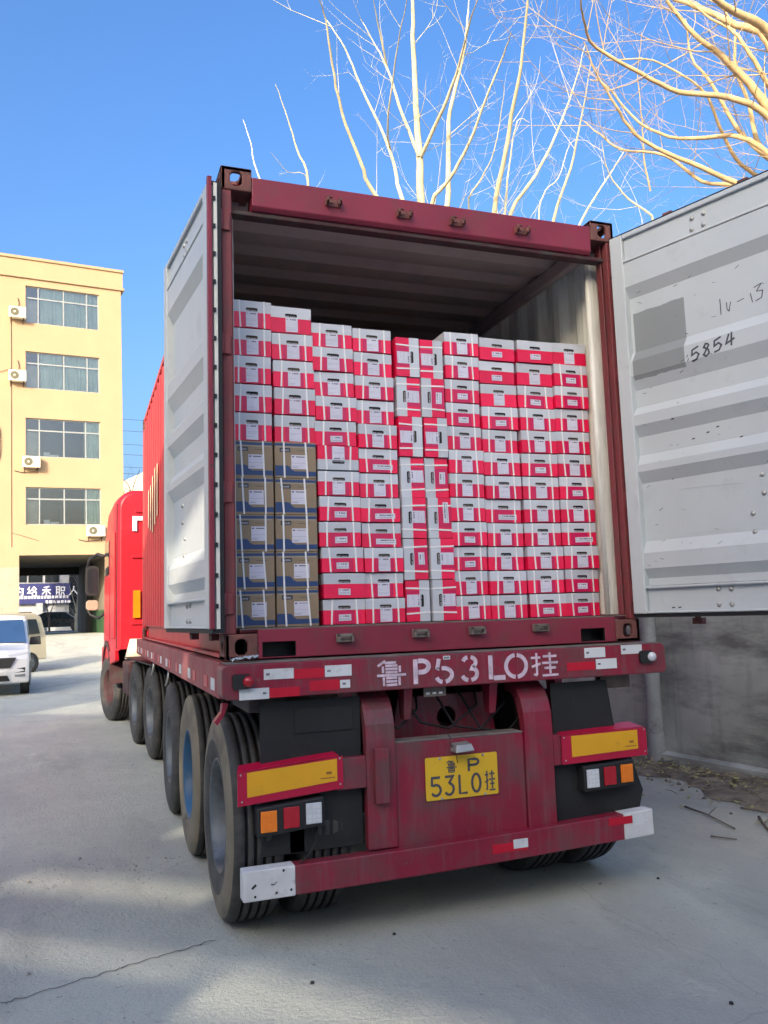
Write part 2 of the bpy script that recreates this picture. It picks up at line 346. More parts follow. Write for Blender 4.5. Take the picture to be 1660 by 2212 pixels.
SOLID = {'P': [[(.1,0),(.1,.95),(.55,.95)]+arc(.6,.72,.3,.23,90,-90)+[(.1,.49)]],
 '5': [[(.85,.96),(.14,.96),(.12,.56)]+arc(.46,.32,.42,.28,120,-150)], '3': [[(.1,.96),(.85,.96),(.45,.62)]+arc(.46,.32,.42,.29,80,-150)],
 'L': [[(.15,1),(.15,.04),(.9,.04)]], 'O': [arc(.5,.5,.38,.46,90,450,24)],
 'G': GUA, 'U': LU}

# ================================================================== SETTING
g = MB(); xs = [-400, -60, -30, -15, 0, 15, 40, 400]; ys = [-60, -20, 0, 20, 27, 30, 34, 38, 42, 60, 100, 900]
def gz(y): return 0 if y < 27 else min(1.0, (y-27)/12)
g.add([(x, y, gz(y)) for y in ys for x in xs], [(j*8+i, j*8+i+1, j*8+i+9, j*8+i+8) for j in range(len(ys)-1) for i in range(7)])
struct('ground', g, GROUND)
# dirt verge along the wall on the right
vg = MB(); N = 300
for i in range(N+1):
    y = -3+i*.09; e = 3.38-(y-3.2)*.11 if y < 3.2 else 3.38
    w0 = .62+.16*math.sin(y*2.1)+.07*math.sin(y*5.3)+.04*math.sin(y*13.7)+rnd.uniform(-.02, .02)
    for k, f in enumerate((0, .15, .5, .8, 1)):
        h = (.004, .03, .05+.02*math.sin(y*7), .07+.02*math.sin(y*4+1), .09)[k]
        vg.v.append((e-w0*(1-f), y, h))
for i in range(N):
    for k in range(4): vg.f.append([i*5+k, i*5+k+1, i*5+k+6, i*5+k+5]); vg.m.append(0); vg.sm.append(True)
struct('verge', vg, DIRT)
# crack across the concrete, lower left
cr = MB(); P0 = ZP(0, 2172, 0); P1 = ZP(465, 2032, 0); pts = []
for i in range(40):
    t = i/39; p = P0.lerp(P1, t); pts.append((p.x+.02*math.sin(i*1.7)*rnd.random(), p.y+.03*(rnd.random()-.5)))
ribbon(cr, pts, .004, lambda x, y, l: (x, y, .004+.0005*l)); struct('ground_crack', cr, GROOVE)

# ================================================================== SEMI-TRAILER
TR = thing('semi_trailer', 'dark red flatbed container semi-trailer with white stencilled plate number on its rear beam', 'trailer', (0, 0, 0))
DECK = 1.33
# rear beam
rb = MB(); out = rrect(0, 1.248, 2.52, .165, .03)
rb.prism([(x, -.17, z) for x, z in out], (0, .16, 0)); rear = obj('rear_beam', rb, TRED, TR, bevel=.006)
dk = MB(); dk.box((-1.24, -.165, DECK+.002), (1.24, 0, DECK+.006)); dk.box((-1.24, 0, DECK-.02), (-.2, 6.5, DECK+.003)); dk.box((.2, 0, DECK-.02), (1.24, 6.5, DECK+.003)); dk.box((-.2, 0, DECK-.02), (.2, .6, DECK+.003))
obj('deck', dk, DUST, TR)
for s in (-1, 1):
    m = MB(); m.box((s*1.25, -.008, 1.16), (s*1.2, 6.6, DECK+.006)); m.box((s*1.2, -.008, 1.16), (s*1.12, 6.6, 1.175)); m.box((s*1.2, -.008, DECK-.012), (s*1.12, 6.6, DECK+.004))
    sb = obj('side_beam', m, BEAMR, TR, bevel=.004)
    for i in range(26):
        y0 = .12+i*.25+rnd.random()*.03
        if i % 3 == 2: continue
        q = MB(); q.box((s*1.2505, y0, 1.19), (s*1.253, y0+.13, 1.25)); obj('reflector_strip', q, TAPEW if i % 2 == 0 else TAPER, sb)
def strip(u0, v0, u1, v1, m, y=-.17, t=.0022, parent=rear, name='reflector_strip', mark=True):
    a = YP(u0, v0, y); b = YP(u1, v1, y); q = MB(); q.box((a.x, y-t, b.z), (b.x, y-.0002, a.z))
    if mark:
        x = a.x+.012 if mark == 1 else b.x-.03; zc = (a.z+b.z)/2
        for i in range(3): q.box((x+i*.006, y-t-.0015, zc-.004), (x+.004+i*.006, y-t, zc+.006), 1)
    return obj(name, q, [m, INK], parent)
strip(570, 1446, 635, 1465, TAPEW); strip(702, 1438, 760, 1459, TAPEW); strip(636, 1446, 701, 1463, TAPER, mark=False)
strip(517, 1489, 582, 1509, TAPEW, mark=2); strip(735, 1469, 757, 1485, TAPEW); strip(669, 1471, 734, 1489, TAPER, mark=False); strip(583, 1487, 648, 1503, TAPER, mark=False)
strip(1262, 1400, 1308, 1419, TAPEW); strip(1341, 1394, 1387, 1411, TAPEW); strip(1287, 1424, 1333, 1443, TAPEW); strip(1225, 1432, 1286, 1446, TAPER, mark=False)
# stencilled number
st = MB(); k = 0
def place(gl, chars, x0, x1, z0, z1, wd, y, mb, lift=.0016):
    for stt in gl[chars]:
        pts = [(x0+(x1-x0)*a, z0+(z1-z0)*b) for a, b in stt]
        global k; k += 1; e = (k % 9)*.0001
        ribbon(mb, pts, wd, lambda X, Z, l: (X, y-(lift+e)*l-.0002, Z))
for ch, a, b, wd in (('U', 125, 350, .012), ('P', 400, 535, .024), ('5', 572, 706, .021), ('3', 768, 900, .021), ('L', 970, 1100, .025), ('O', 1090, 1270, .021), ('G', 1292, 1495, .012)):
    xa = YP(777.6+.2863*a, 1455, -.17).x; xb = YP(777.6+.2863*b, 1440, -.17).x
    place(STENCIL, ch, xa, xb, 1.188, 1.312, wd, -.1705, st)
obj('stencil_lettering', st, WHITEP, rear)
sk = MB(); a = YP(957, 1417, -.17); b = YP(972, 1424, -.17); sk.box((a.x, -.1755, b.z), (b.x, -.1725, a.z))
[sk.box((a.x+.004+i*.008, -.1765, b.z+.004), (a.x+.009+i*.008, -.1755, a.z-.004), 1) for i in range(4)]; obj('number_sticker', sk, [TAPEW, INK], rear)
# marker lamps
for (u, v, mt) in ((536, 1472, LENSR), (1404, 1418, LENSW)):
    c = YP(u, v, -.17); h = MB(); h.prism([(c.x-.032+x, -.17, c.z+z) for x, z in rrect(0, 0, .085, .07, .015)], (0, -.018, 0))
    o = obj('marker_lamp', h, BLACK, TR); h = MB(); h.lathe([(-.0, .026), (-.012, .024), (-.02, .012), (-.022, 0.0005)], (c.x, -.188, c.z), 20, axis='Y'); obj('lens', h, mt, o)
# weighing plate under the beam
c = YP(940, 1494, -.12); h = MB(); h.box((c.x-.062, -.12, c.z-.024), (c.x+.062, -.11, c.z+.026)); o = obj('data_plate', h, DUST, TR)
h = MB(); [h.box((c.x-.05+i*.036, -.1215, c.z-.012), (c.x-.03+i*.036, -.12, c.z-.002)) for i in range(3)]; obj('print', h, TAPEW, o)
# chassis rails, cross members
for s in (-1, 1):
    m = MB(); x = s*.46; m.box((x-.07, .15, 1.14), (x+.07, 6.6, 1.16)); m.box((x-.07, .15, .80), (x+.07, 6.6, .82)); m.box((x-.008, .15, .82), (x+.008, 6.6, 1.14)); obj('chassis_rail', m, DARK, TR)
for y in (.25, 1.05, 2.35, 3.7, 4.7):
    m = MB(); m.box((-1.12, y, 1.17), (1.12, y+.08, 1.30)); obj('cross_member', m, DARK, TR)
# dusky inner cross plate with a round hole
m = MB(); hp = arc(.0, .98, .055, .055, 0, 345, 20); m.holed([(-.33, .10, .86), (.30, .10, .86), (.26, .10, 1.1), (-.28, .10, 1.1)], [[(x, .10, z) for x, z in hp]], (0, .015, 0))
obj('inner_cross_plate', m, TRED, TR, bevel=.003)
for x in (-.62, -.29, .20, .60):
    m = MB(); m.hexa([(x-.02, -.06, 1.0), (x+.02, -.06, 1.0), (x+.02, 0, 1.0), (x-.02, 0, 1.0)], [(x-.03, -.10, 1.165), (x+.02, -.10, 1.165), (x+.02, 0, 1.165), (x-.03, 0, 1.165)]); obj('hanger_bracket', m, TRED, TR, bevel=.003)
# curved posts that carry the bumper
def post(x0, x1, dx):
    pr = [(-.15, .40), (-.15, .92), (-.145, 1.0), (-.12, 1.07), (-.08, 1.12), (-.03, 1.15), (.06, 1.16)]
    pi = [(.06, 1.10), (-.0, 1.10), (-.04, 1.07), (-.07, 1.02), (-.09, .96), (-.10, .90), (-.10, .40)]
    m = MB(); poly = pr+pi; n = len(poly)
    m.add([(x0+dx*max(0, 1-z)*.0, y, z) for y, z in poly]+[(x1, y, z) for y, z in poly], [(i, (i+1) % n, n+(i+1) % n, n+i) for i in range(n)]+[(i, i+1, n-2-i, n-1-i) for i in range(6)]+[(n+i, 2*n-1-i, 2*n-2-i, n+i+1) for i in range(6)])
    return obj('bumper_post', m, TRED, TR, bevel=.004)
post(-.55, -.395, 0); post(.34, .51, 0)
m = MB(); m.box((-.515, -.18, .62), (-.44, -.151, .885)); obj('post_reinforcement', m, TRED, TR, bevel=.004)
# cross panel with licence plate
m = MB(); m.box((-.392, -.135, .385), (.338, -.12, .895)); m.box((-.392, -.135, .896), (.338, -.02, .905), 1); obj('cross_panel', m, [TRED, DUST], TR, bevel=.004)
plt = MB(); z0, z1 = .60, .812; x0, x1 = -.235, .172
plt.prism([(x, -.141, z) for x, z in rrect((x0+x1)/2, (z0+z1)/2, x1-x0, z1-z0, .008)], (0, -.003, 0)); lp = obj('licence_plate', plt, PLATE, TR)
q = MB(); yy = -.1445
place(SOLID, 'U', x0+.115, x0+.175, z1-.082, z1-.022, .0052, yy, q, .001); place(SOLID, 'P', x0+.235, x0+.305, z1-.085, z1-.022, .012, yy, q, .001)
for ch, a, b in (('5', .025, .088), ('3', .10, .160), ('L', .178, .236), ('O', .25, .312)): place(SOLID, ch, x0+a, x0+b, z0+.018, z0+.115, .0125, yy, q, .001)
place(SOLID, 'G', x0+.33, x0+.39, z0+.02, z0+.12, .008, yy, q, .001); obj('plate_lettering', q, INK, lp)
for (sx, sz) in ((.08, z1-.008), (.325, z1-.008), (.085, z0+.006), (.33, z0+.006)):
    q = MB(); q.lathe([(0, .007), (-.004, .007), (-.006, .004), (-.0065, .0003)], (x0+sx, -.1445, sz), 12, axis='Y'); obj('bolt', q, STEEL, lp)
c = YP(1000, 1613, -.19); q = MB(); q.hexa([(c.x-.05, -.22, c.z-.025), (c.x+.055, -.22, c.z-.02), (c.x+.05, -.14, c.z-.02), (c.x-.05, -.14, c.z-.025)], [(c.x-.04, -.205, c.z+.012), (c.x+.045, -.205, c.z+.014), (c.x+.045, -.14, c.z+.02), (c.x-.04, -.14, c.z+.018)])
pl_ = obj('plate_lamp', q, STEEL, TR, bevel=.004)
q = MB(); q.tube([(c.x-.05, -.18, c.z), (c.x-.07, -.19, c.z+.02), (c.x-.062, -.18, c.z+.05), (c.x-.072, -.16, c.z+.07)], .0025, 6); q.tube([(c.x-.04, -.18, c.z-.02), (c.x-.03, -.175, c.z-.05), (c.x-.015, -.152, c.z-.085)], .002, 6); obj('wire', q, WIRE, pl_)
# arm carrying the warning boards
m = MB(); m.box((-.70, -.148, .70), (-.551, -.10, .85)); obj('board_arm', m, TRED, TR, bevel=.004)
m = MB(); m.box((.511, -.148, .71), (.58, -.10, .87)); obj('board_arm', m, TRED, TR, bevel=.004)
def warning(x0, x1, zl, zr, dz, tab, lbl):
    y = -.16; m = MB()
    m.prism([(x0, y, zl), (x1, y, zr), (x1, y, zr+dz), (x0, y, zl+dz)], (0, .006, 0))
    # bent-over top lip
    m.prism([(x0-.002, y, zl+dz+.002), (x1-.02, y, zr+dz+.002), (x1-.04, y+.10, zr+dz+.02), (x0+.02, y+.10, zl+dz+.016)], (0, 0, .004))
    o = obj('warning_board', m, BOARDR, TR, label=lbl)
    a, b = (.045, .03) if tab else (.06, .06); X0, X1 = x0+a, x1-b; t0 = (X0-x0)/(x1-x0); t1 = (X1-x0)/(x1-x0)
    za, zb_ = zl+(zr-zl)*t0, zl+(zr-zl)*t1
    q = MB(); q.prism([(X0, y-.0005, za+.035), (X1, y-.0005, zb_+.04), (X1, y-.0005, zb_+dz-.008), (X0, y-.0005, za+dz-.004)], (0, -.0018, 0)); yl = obj('yellow_reflector', q, YELLOW, o)
    q = MB(); q.box((X1-.055, y-.0035, zb_+.075), (X1-.028, y-.0024, zb_+.087)); q.box((X1-.085, y-.0035, zb_+.055), (X1-.012, y-.0024, zb_+.060)); obj('print', q, mat_brown, o)
    for (sx, sz) in ((x0+.02, zl+.02), (x1-.015, zr+.02), (x0+.015, zl+dz-.01), (x1-.015, zr+dz-.01)):
        q = MB(); q.lathe([(0, .005), (-.003, .004), (-.004, .0003)], (sx, y-.001, sz), 10, axis='Y'); obj('bolt', q, STEEL, o)
mat_brown = mat('print_brown', (.28, .12, .02), .6)
warning(-1.19, -.675, .675, .712, .152, 1, None); warning(.555, 1.10, .712, .72, .15, 0, None)
# tail lamp clusters
def cluster(x0, x1, zc, tilt, order):
    y = -.17; m = MB(); h = .068
    m.prism([(x0, y, zc-h-tilt), (x1, y, zc-h+tilt), (x1, y, zc+h+tilt), (x0, y, zc+h-tilt)], (0, .09, 0)); o = obj('tail_lamp', m, BLACK, TR, bevel=.008)
    n = 3; ww = (x1-x0)/3
    for i, mt in enumerate(order):
        a = x0+ww*i+.016; b = x0+ww*(i+1)-.016; dz = tilt*((a+b)/2-(x0+x1)/2)/(x1-x0)*2
        q = MB(); q.box((a, y-.008, zc-.048+dz), (b, y-.0005, zc+.048+dz)); le = obj('lens', q, mt, o, bevel=.002)
        if mt is not LENSR:
            q = MB()
            for r in range(4):
                for c2 in range(3): q.box((a+.006+c2*(b-a-.012)/3+.001, y-.0105, zc-.043+r*.022+dz), (a+.006+(c2+1)*(b-a-.012)/3-.002, y-.008, zc-.043+r*.022+.014+dz))
            obj('lens_prism', q, mt if mt is LENSA else TAPEW, o)
a = YP(556, 1770, -.17); b = YP(702, 1760, -.17); cluster(a.x, b.x, .605, .012, (LENSA, LENSR, LENSW))
a = YP(1262, 1680, -.17); b = YP(1372, 1672, -.17); cluster(a.x, b.x, .632, .006, (LENSW, LENSR, LENSA))
m = MB(); m.box((-.93, -.10, .42), (-.86, -.09, .56)); m.tube([(-.80, -.12, .55), (-.81, -.13, .47), (-.85, -.15, .42), (-.9, -.17, .39)], .004, 6); obj('lamp_bracket', m, FLAP, TR)
# bumper bar
def bar(mb, x0, x1, mi=0, e=0):
    def zc(x): return .322+(x+1.17)/2.255*.045-.012*math.sin((x+1.17)/2.255*math.pi)
    N = 12; P = []
    for i in range(N+1):
        x = x0+(x1-x0)*i/N; z = zc(x); P.append([(x, -.19-e, z-.067-e), (x, -.19-e, z+.067+e), (x, -.11+e, z+.067+e), (x, -.11+e, z-.067-e)])
    vs = [p for r in P for p in r]; fs = [(0, 1, 2, 3), (4*N+3, 4*N+2, 4*N+1, 4*N)]
    for i in range(N):
        for j in range(4): fs.append((4*i+j, 4*i+(j+1) % 4, 4*i+4+(j+1) % 4, 4*i+4+j))
    mb.add(vs, fs, mi)
m = MB(); bar(m, -.928, .898); bp = obj('bumper_bar', m, TRED, TR, bevel=.006)
m = MB(); bar(m, -1.175, -.928, 0, .0015); we = obj('bumper_end', m, WPAINT, TR, bevel=.006)
m = MB(); bar(m, .898, 1.087, 0, .0015); obj('bumper_end', m, WPAINT, TR, bevel=.006)
m = MB(); m.box((-.95, -.185, .387+.0), (.95, -.112, .3885)); 
for (x, z) in ((-1.12, .275), (-1.02, .28), (-.95, .285), (-.985, .375)):
    q = MB(); q.lathe([(0, .006), (-.002, .005), (-.003, .0003)], (x, -.192, z), 10, axis='Y'); obj('bolt_hole', q, BLACK, we)
q = MB(); ribbon(q, [(-1.135, .312), (-1.115, .328)], .010, lambda x, z, l: (x, -.1925-.001*l, z)); ribbon(q, [(-1.045, .322), (-1.03, .317), (-1.02, .33)], .003, lambda x, z, l: (x, -.1925-.001*l, z)); obj('scrape', q, BLACK, we)
a = YP(1109, 1814, -.19); b = YP(1141, 1829, -.19); q = MB(); q.box((a.x, -.1935, b.z), (b.x, -.1905, a.z)); obj('reflector_strip', q, TAPEW, bp)
a = YP(985, 1790, -.19); q = MB(); q.box((.10, -.1925, .315), (.30, -.1903, .36)); obj('reflector_strip', q, TAPER, bp)
a = YP(1262, 1758, -.19); q = MB(); q.box((.80, -.193, .375), (.95, -.1918, .415)); obj('reflector_strip', q, TAPER, bp)
q = MB(); q.box((.955, -.193, .36), (1.05, -.1918, .42)); obj('reflector_strip', q, TAPEW, bp)
# mud flaps
m = MB(); m.box((-1.07, -.10, .42), (-.56, -.094, 1.14)); m.box((-.9, -.106, .98), (-.6, -.10, 1.1)); obj('mud_flap', m, FLAP, TR, bevel=.003)
m = MB(); m.prism([(.54, -.10, .36), (1.06, -.10, .40), (1.10, -.10, .52), (1.03, -.10, .72), (.94, -.10, .86), (.90, -.10, 1.14), (.54, -.10, 1.14)], (0, .006, 0)); obj('mud_flap', m, FLAP, TR, bevel=.003)
m = MB(); m.box((-1.10, .02, 1.08), (-.92, .5, 1.16)); obj('tool_box', m, DUST, TR, bevel=.004)
m = MB(); m.box((.93, .0, 1.08), (1.13, .06, 1.155)); obj('tool_box', m, DUST, TR, bevel=.004)
m = MB(); m.prism([(-1.24, -.05, 1.14), (-1.21, -.05, 1.14), (-1.235, -.05, 1.08), (-1.265, -.05, 1.04), (-1.28, -.05, 1.055), (-1.245, -.05, 1.10)], (0, .06, 0)); obj('hook', m, TRED, TR)
# wheels
def wheel(parent, cx, cy, side, width=.27, rad=.522, rim=RIM, dusty=False, rot=0, name='wheel'):
    """side -1: outer face towards -x; built round its own centre"""
    w_ = thing(name, '', 'x'); del w_['label']; del w_['category']; w_.parent = parent
    w_.location = W2L(parent) @ Vector((cx, cy, rad)); w_.rotation_euler = (rnd.random()*0, 0, rot)
    hw = width/2; s = side
    prof = [(-hw*.86, rad*.56), (-hw*.98, rad*.62), (-hw*1.04, rad*.74), (-hw*1.0, rad*.86), (-hw*.9, rad*.955), (-hw*.8, rad*.985)]
    mis = [0]*5
    gr = 4
    xs_ = []; x = -hw*.8; step = 1.6*hw/(gr+1)
    for i in range(gr):
        xg = -hw*.8+step*(i+1); xs_.append(xg)
        prof += [(xg-.0075, rad-.0006*abs(i-1.5)), (xg-.0065, rad-.014), (xg+.0065, rad-.014), (xg+.0075, rad-.0006*abs(i-1.5))]
        mis += [0, 1, 1, 1]
    prof += [(hw*.8, rad*.985), (hw*.9, rad*.955), (hw*1.0, rad*.86), (hw*1.04, rad*.74), (hw*.98, rad*.62), (hw*.86, rad*.56)]
    mis += [0]*(len(prof)-1-len(mis))
    if dusty: mis[0:5] = [2]*5 if dusty == 1 else [0, 0, 2, 2, 0]
    prof = [(-p[0]*s, p[1]) for p in prof] if s > 0 else prof
    m = MB(); m.lathe(prof, (0, 0, 0), 64, mis=mis, smooth=False)
    for i, f in enumerate(m.f): m.sm[i] = True
    me = m.mesh('tyre', [TYRE, GROOVE, TYRED]); o = link('tyre', me, w_)
    me.shade_smooth() if False else None
    # rim: flange, barrel, dished disc with holes
    m = MB(); rp = [(-hw*.88, rad*.56), (-hw*.93, rad*.545), (-hw*.88, rad*.53), (-hw*.55, rad*.50), (hw*.55, rad*.47), (hw*.8, rad*.38), (hw*.82, rad*.25), (hw*.3, rad*.235), (-hw*.1, rad*.15), (-hw*.12, .001)]
    rp = [(-p[0]*s, p[1]) for p in rp] if s > 0 else rp
    m.lathe(rp, (0, 0, 0), 40); rm = link('rim', m.mesh('rim', rim), w_)
    m = MB()
    for j in range(10):
        a = 2*math.pi*j/10; xx = hw*.75*(1 if s < 0 else -1)
        m.tube([(xx, math.cos(a)*rad*.3, math.sin(a)*rad*.3), (xx+(-.05 if s < 0 else .05), math.cos(a)*rad*.3, math.sin(a)*rad*.3)], .014, 6)
    link('wheel_nuts', m.mesh('wheel_nuts', DUST), w_)
    return w_
TY = (.42, 1.73, 3.04)
for i, y in enumerate(TY):
    for s in (-1, 1):
        for k2, x in enumerate((1.075, .745)):
            wheel(TR, s*x-(.11 if s > 0 else 0), y+(.12 if s > 0 else 0), s, rim=(RIMB if (i == 1 and s < 0) else RIM), dusty=((0, 0, 0) if s > 0 or k2 else (2, 1, 0))[i])
    m = MB(); m.tube([(-1.0, y, .52), (1.0, y, .52)], .07, 14); ax = obj('axle', m, DARK, TR)
    for s in (-1, 1):
        m = MB()
        for q in range(4): m.box((s*.46-.04, y-.45+.06*q, .66+.018*q), (s*.46+.04, y+.45-.06*q, .676+.018*q))
        obj('leaf_spring', m, DARK, TR)
for s in (-1, 1):
    m = MB(); m.tube([(s*.62, .30, .62), (s*.62, .12, .66)], .09, 16); m.tube([(s*.62, .12, .66), (s*.62, .06, .67)], .075, 16); obj('brake_chamber', m, DARK, TR)
for i, (xa, xb) in enumerate(((-.5, -.2), (-.3, .15), (-.1, .32), (.05, .5), (-.62, -.45))):
    m = MB(); m.tube([(xa, .02+.02*i, 1.14), (xa+(xb-xa)*.25, .01, 1.0-.03*i), (xa+(xb-xa)*.6, .0, .95-.02*i), (xb, .03, 1.04), (xb+.02, .1, 1.14)], .007, 6); obj('air_hose', m, BLACK, TR)
m = MB(); m.tube([(-.3, 1.0, .95), (.3, 1.0, .95)], .12, 16); obj('air_tank', m, DARK, TR)
# small fittings hanging under the side beam
for y in (4.4, 2.9): 
    m = MB(); m.tube([(-1.21, y, 1.16), (-1.22, y, 1.08), (-1.235, y+.02, 1.02)], .012, 8); obj('side_hook', m, STEEL, TR)

# ================================================================== CONTAINER
CT = thing('shipping_container', 'dark red twenty-foot shipping container with both rear doors open and packed with cartons', 'container', (0, 0, 1.338))
ZB, ZT, LN, HW = 1.34, 3.931, 6.058, 1.219
def stad(cx, cz, w_, h_, n=8): return rrect(cx, cz, w_, h_, min(w_, h_)/2*.98, n)
def casting(sx, y0, z0, top):
    m = MB(); x1 = sx*HW; x0 = sx*(HW-.165); z1 = z0+.13; sy = 1 if y0 < 3 else -1; cx = (x0+x1)/2; cz = (z0+z1)/2
    ya = y0; yb = y0+sy*.178; T = .026
    xa, xb = min(x0, x1), max(x0, x1)
    m.holed([(xa, ya, z0), (xb, ya, z0), (xb, ya, z1), (xa, ya, z1)], [[(x, ya, z) for x, z in stad(cx, cz, .064, .082)]], (0, sy*T, 0))
    m.holed([(x1, min(ya, yb)+.0, z0), (x1, max(ya, yb), z0), (x1, max(ya, yb), z1), (x1, min(ya, yb), z1)], [[(x1, y, z) for y, z in stad((ya+yb)/2, cz, .082, .052)]], (-sx*T, 0, 0))
    zt = z1 if top else z0; dz = -T if top else T
    m.holed([(xa, ya, zt), (xb, ya, zt), (xb, yb, zt), (xa, yb, zt)], [[(x, y, zt) for x, y in stad(cx, (ya+yb)/2, .064, .124)]], (0, 0, dz))
    zt2 = z0 if top else z1-T; m.box((xa+.001, min(ya, yb)+.001, zt2+.001), (xb-.001, max(ya, yb)-.001, zt2+T-.001))
    m.box((x0-sx*.0, min(ya, yb)+.002, z0+.002), (x0+sx*.012, max(ya, yb)-.002, z1-.002))
    return obj('corner_casting', m, RUSTRED, CT, bevel=.006)
for sx in (-1, 1):
    for y0 in (0, LN):
        casting(sx, y0-(.006 if y0 == 0 else -.006), ZT-.13, True); casting(sx, y0-(.006 if y0 == 0 else -.006), ZB, False)
zp0, zp1 = ZB+.131, ZT-.131
for sx in (-1, 1):
    m = MB(); a, b = sx*1.125, sx*1.217
    m.box((min(sx*1.163, b), .0, zp0), (max(sx*1.163, b), .05, zp1)); m.box((min(sx*1.19, sx*1.217), .05, zp0), (max(sx*1.19, sx*1.217), .17, zp1)); m.box((min(sx*1.15, sx*1.16), .05, zp0), (max(sx*1.15, sx*1.16), .10, zp1))
    cpost = obj('corner_post', m, POSTR, CT, bevel=.006)
    for z in (1.62, 2.18, 2.95, 3.62):      # hinge lugs
        m = MB(); m.box((min(sx*1.175, sx*1.225), -.014, z-.05), (max(sx*1.175, sx*1.225), -.001, z+.05)); m.tube([(sx*1.22, -.018, z-.055), (sx*1.22, -.018, z+.055)], .012, 10); obj('hinge', m, POSTR, cpost, bevel=.003)
    m = MB(); a, b = sx*1.10, sx*1.217; m.box((min(a, b), LN-.15, zp0), (max(a, b), LN, zp1)); obj('corner_post', m, SIDERED, CT, bevel=.006)
    # J-bar strip inside
    m = MB()
    if sx > 0: m.tube([(sx*1.13, .17, 1.5), (sx*1.13, .17, 3.72)], .02, 12)
    m.box((min(sx*1.13, sx*1.19), .15, 1.5), (max(sx*1.13, sx*1.19), .2, 3.76)); obj('inner_post', m, INSIDE, CT)
# rear header and sill
hx = HW-.166
m = MB(); m.prism([(-hx, .0, 3.73), (-hx, -.004, 3.885), (-hx, .02, 3.895), (-hx, .12, 3.895), (-hx, .12, 3.71), (-hx, .02, 3.71)], (2*hx, 0, 0)); obj('door_header', m, RED, CT, bevel=.005)
m = MB(); m.box((-1.16, .03, 3.685), (1.16, .10, 3.709)); obj('header_lip', m, DARK, CT, bevel=.004)
m = MB(); px = [(-1.03, -.86), (.82, .98)]
m.holed([(-hx, 0, 1.345), (hx, 0, 1.345), (hx, 0, 1.488), (-hx, 0, 1.488)], [[(a, 0, 1.352), (b, 0, 1.352), (b, 0, 1.425), (a, 0, 1.425)] for a, b in px], (0, .02, 0), 0, 1)
m.box((-1.14, .0+.021, 1.476), (1.14, .25, 1.4885)); sill = obj('door_sill', m, [RED, BLACK], CT, bevel=.003)
m = MB(); m.box((-1.14, .008, 1.489), (1.14, .26, 1.494)); m.box((-1.1, .1, 1.352), (1.1, .12, 1.47), 1); obj('threshold', m, [DUST, BLACK], CT)
for i, (u, v) in enumerate(((720, 438), (873, 463), (987, 480), (1127, 498), (745, 1378), (908, 1368), (1030, 1362), (1167, 1356))):
    c = YP(u, v, -.01); m = MB(); t = i < 4; x, z = c.x, c.z; M_ = RUSTRED if t else DUST
    m.box((x-.045, -.008, z-.022), (x+.045, -.0042, z+.022)); m.box((x-.042, -.045, z-.020), (x-.030, -.008, z+.020)); m.box((x+.030, -.045, z-.020), (x+.042, -.008, z+.020))
    if t: m.box((x-.042, -.045, z-.02), (x-.012, -.035, z-.002)); m.box((x+.016, -.045, z-.02), (x+.042, -.035, z+.004)); m.box((x-.03, -.045, z+.012), (x-.01, -.03, z+.02))
    else: m.box((x-.042, -.045, z+.008), (x+.042, -.032, z+.020)); m.box((x-.03, -.03, z-.02), (x+.03, -.012, z-.012))
    obj('cam_keeper', m, M_, CT, bevel=.002)
# corrugated sides
def corr(y0, y1, pitch=.278, depth=.036, fl=.072, sl=.068):
    p = []; y = y0; 
    while y < y1-.01:
        for (dy, d) in ((0, 0), (fl, 0), (fl+sl, depth), (pitch-sl, depth)): 
            if y+dy <= y1: p.append((y+dy, d))
        y += pitch
    p.append((y1, 0)); return p
for sx in (-1, 1):
    pr = [(sx*(1.212-d), y, ZB+.16) for y, d in corr(.17, LN-.15)]
    m = MB(); m.sheet(pr, (0, 0, ZT-.06-ZB-.16), (-sx*.004, 0, 0), 0, 1); obj('side_wall', m, [SIDERED, INSIDE], CT)
    m = MB(); m.box((sx*1.219-.0, .18, ZB+.012), (sx*1.16, LN-.18, ZB+.03)); m.box((sx*1.165, .18, ZB+.03), (sx*1.16, LN-.18, ZB+.16)); m.box((sx*1.19, .17, ZB+.145), (sx*1.16, LN-.15, ZB+.16)); obj('bottom_side_rail', m, SIDERED, CT)
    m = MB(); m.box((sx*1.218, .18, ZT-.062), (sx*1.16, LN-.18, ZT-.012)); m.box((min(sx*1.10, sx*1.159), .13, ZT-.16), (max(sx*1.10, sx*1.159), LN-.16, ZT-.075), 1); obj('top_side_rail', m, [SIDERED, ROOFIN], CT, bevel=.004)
# white shipping mark on the left side, one plate per corrugation crest
lo = MB()
for i in range(5):
    y0 = .17+.278*(13+i)+.24
    if y0 > 5.6: break
    zt = 3.06-.02*i+.03*math.sin(i*1.4); zb_ = 2.45+.05*abs(i-2)
    lo.box((-1.2135, y0, zb_), (-1.2122, y0+.10, zt))
obj('painted_mark', lo, mat('mark_cream', (.75, .62, .42), .6), CT)
pr = [(-1.16, y, ZT-.03-d) for y, d in corr(.12, LN-.1, .32, .04)]
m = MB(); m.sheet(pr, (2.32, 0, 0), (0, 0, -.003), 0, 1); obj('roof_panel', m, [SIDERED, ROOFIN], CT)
m = MB(); m.box((-1.15, .26, 1.44), (1.15, LN-.05, 1.485)); obj('floor', m, DUST, CT)
m = MB(); m.box((-1.1, LN-.05, ZB), (1.1, LN-.01, ZT-.02)); obj('front_wall', m, [SIDERED], CT)
# gasket of left opening
m = MB(); m.box((-1.236, -.015, 1.52), (-1.222, .03, 3.70)); obj('door_gasket', m, BLACK, CT)

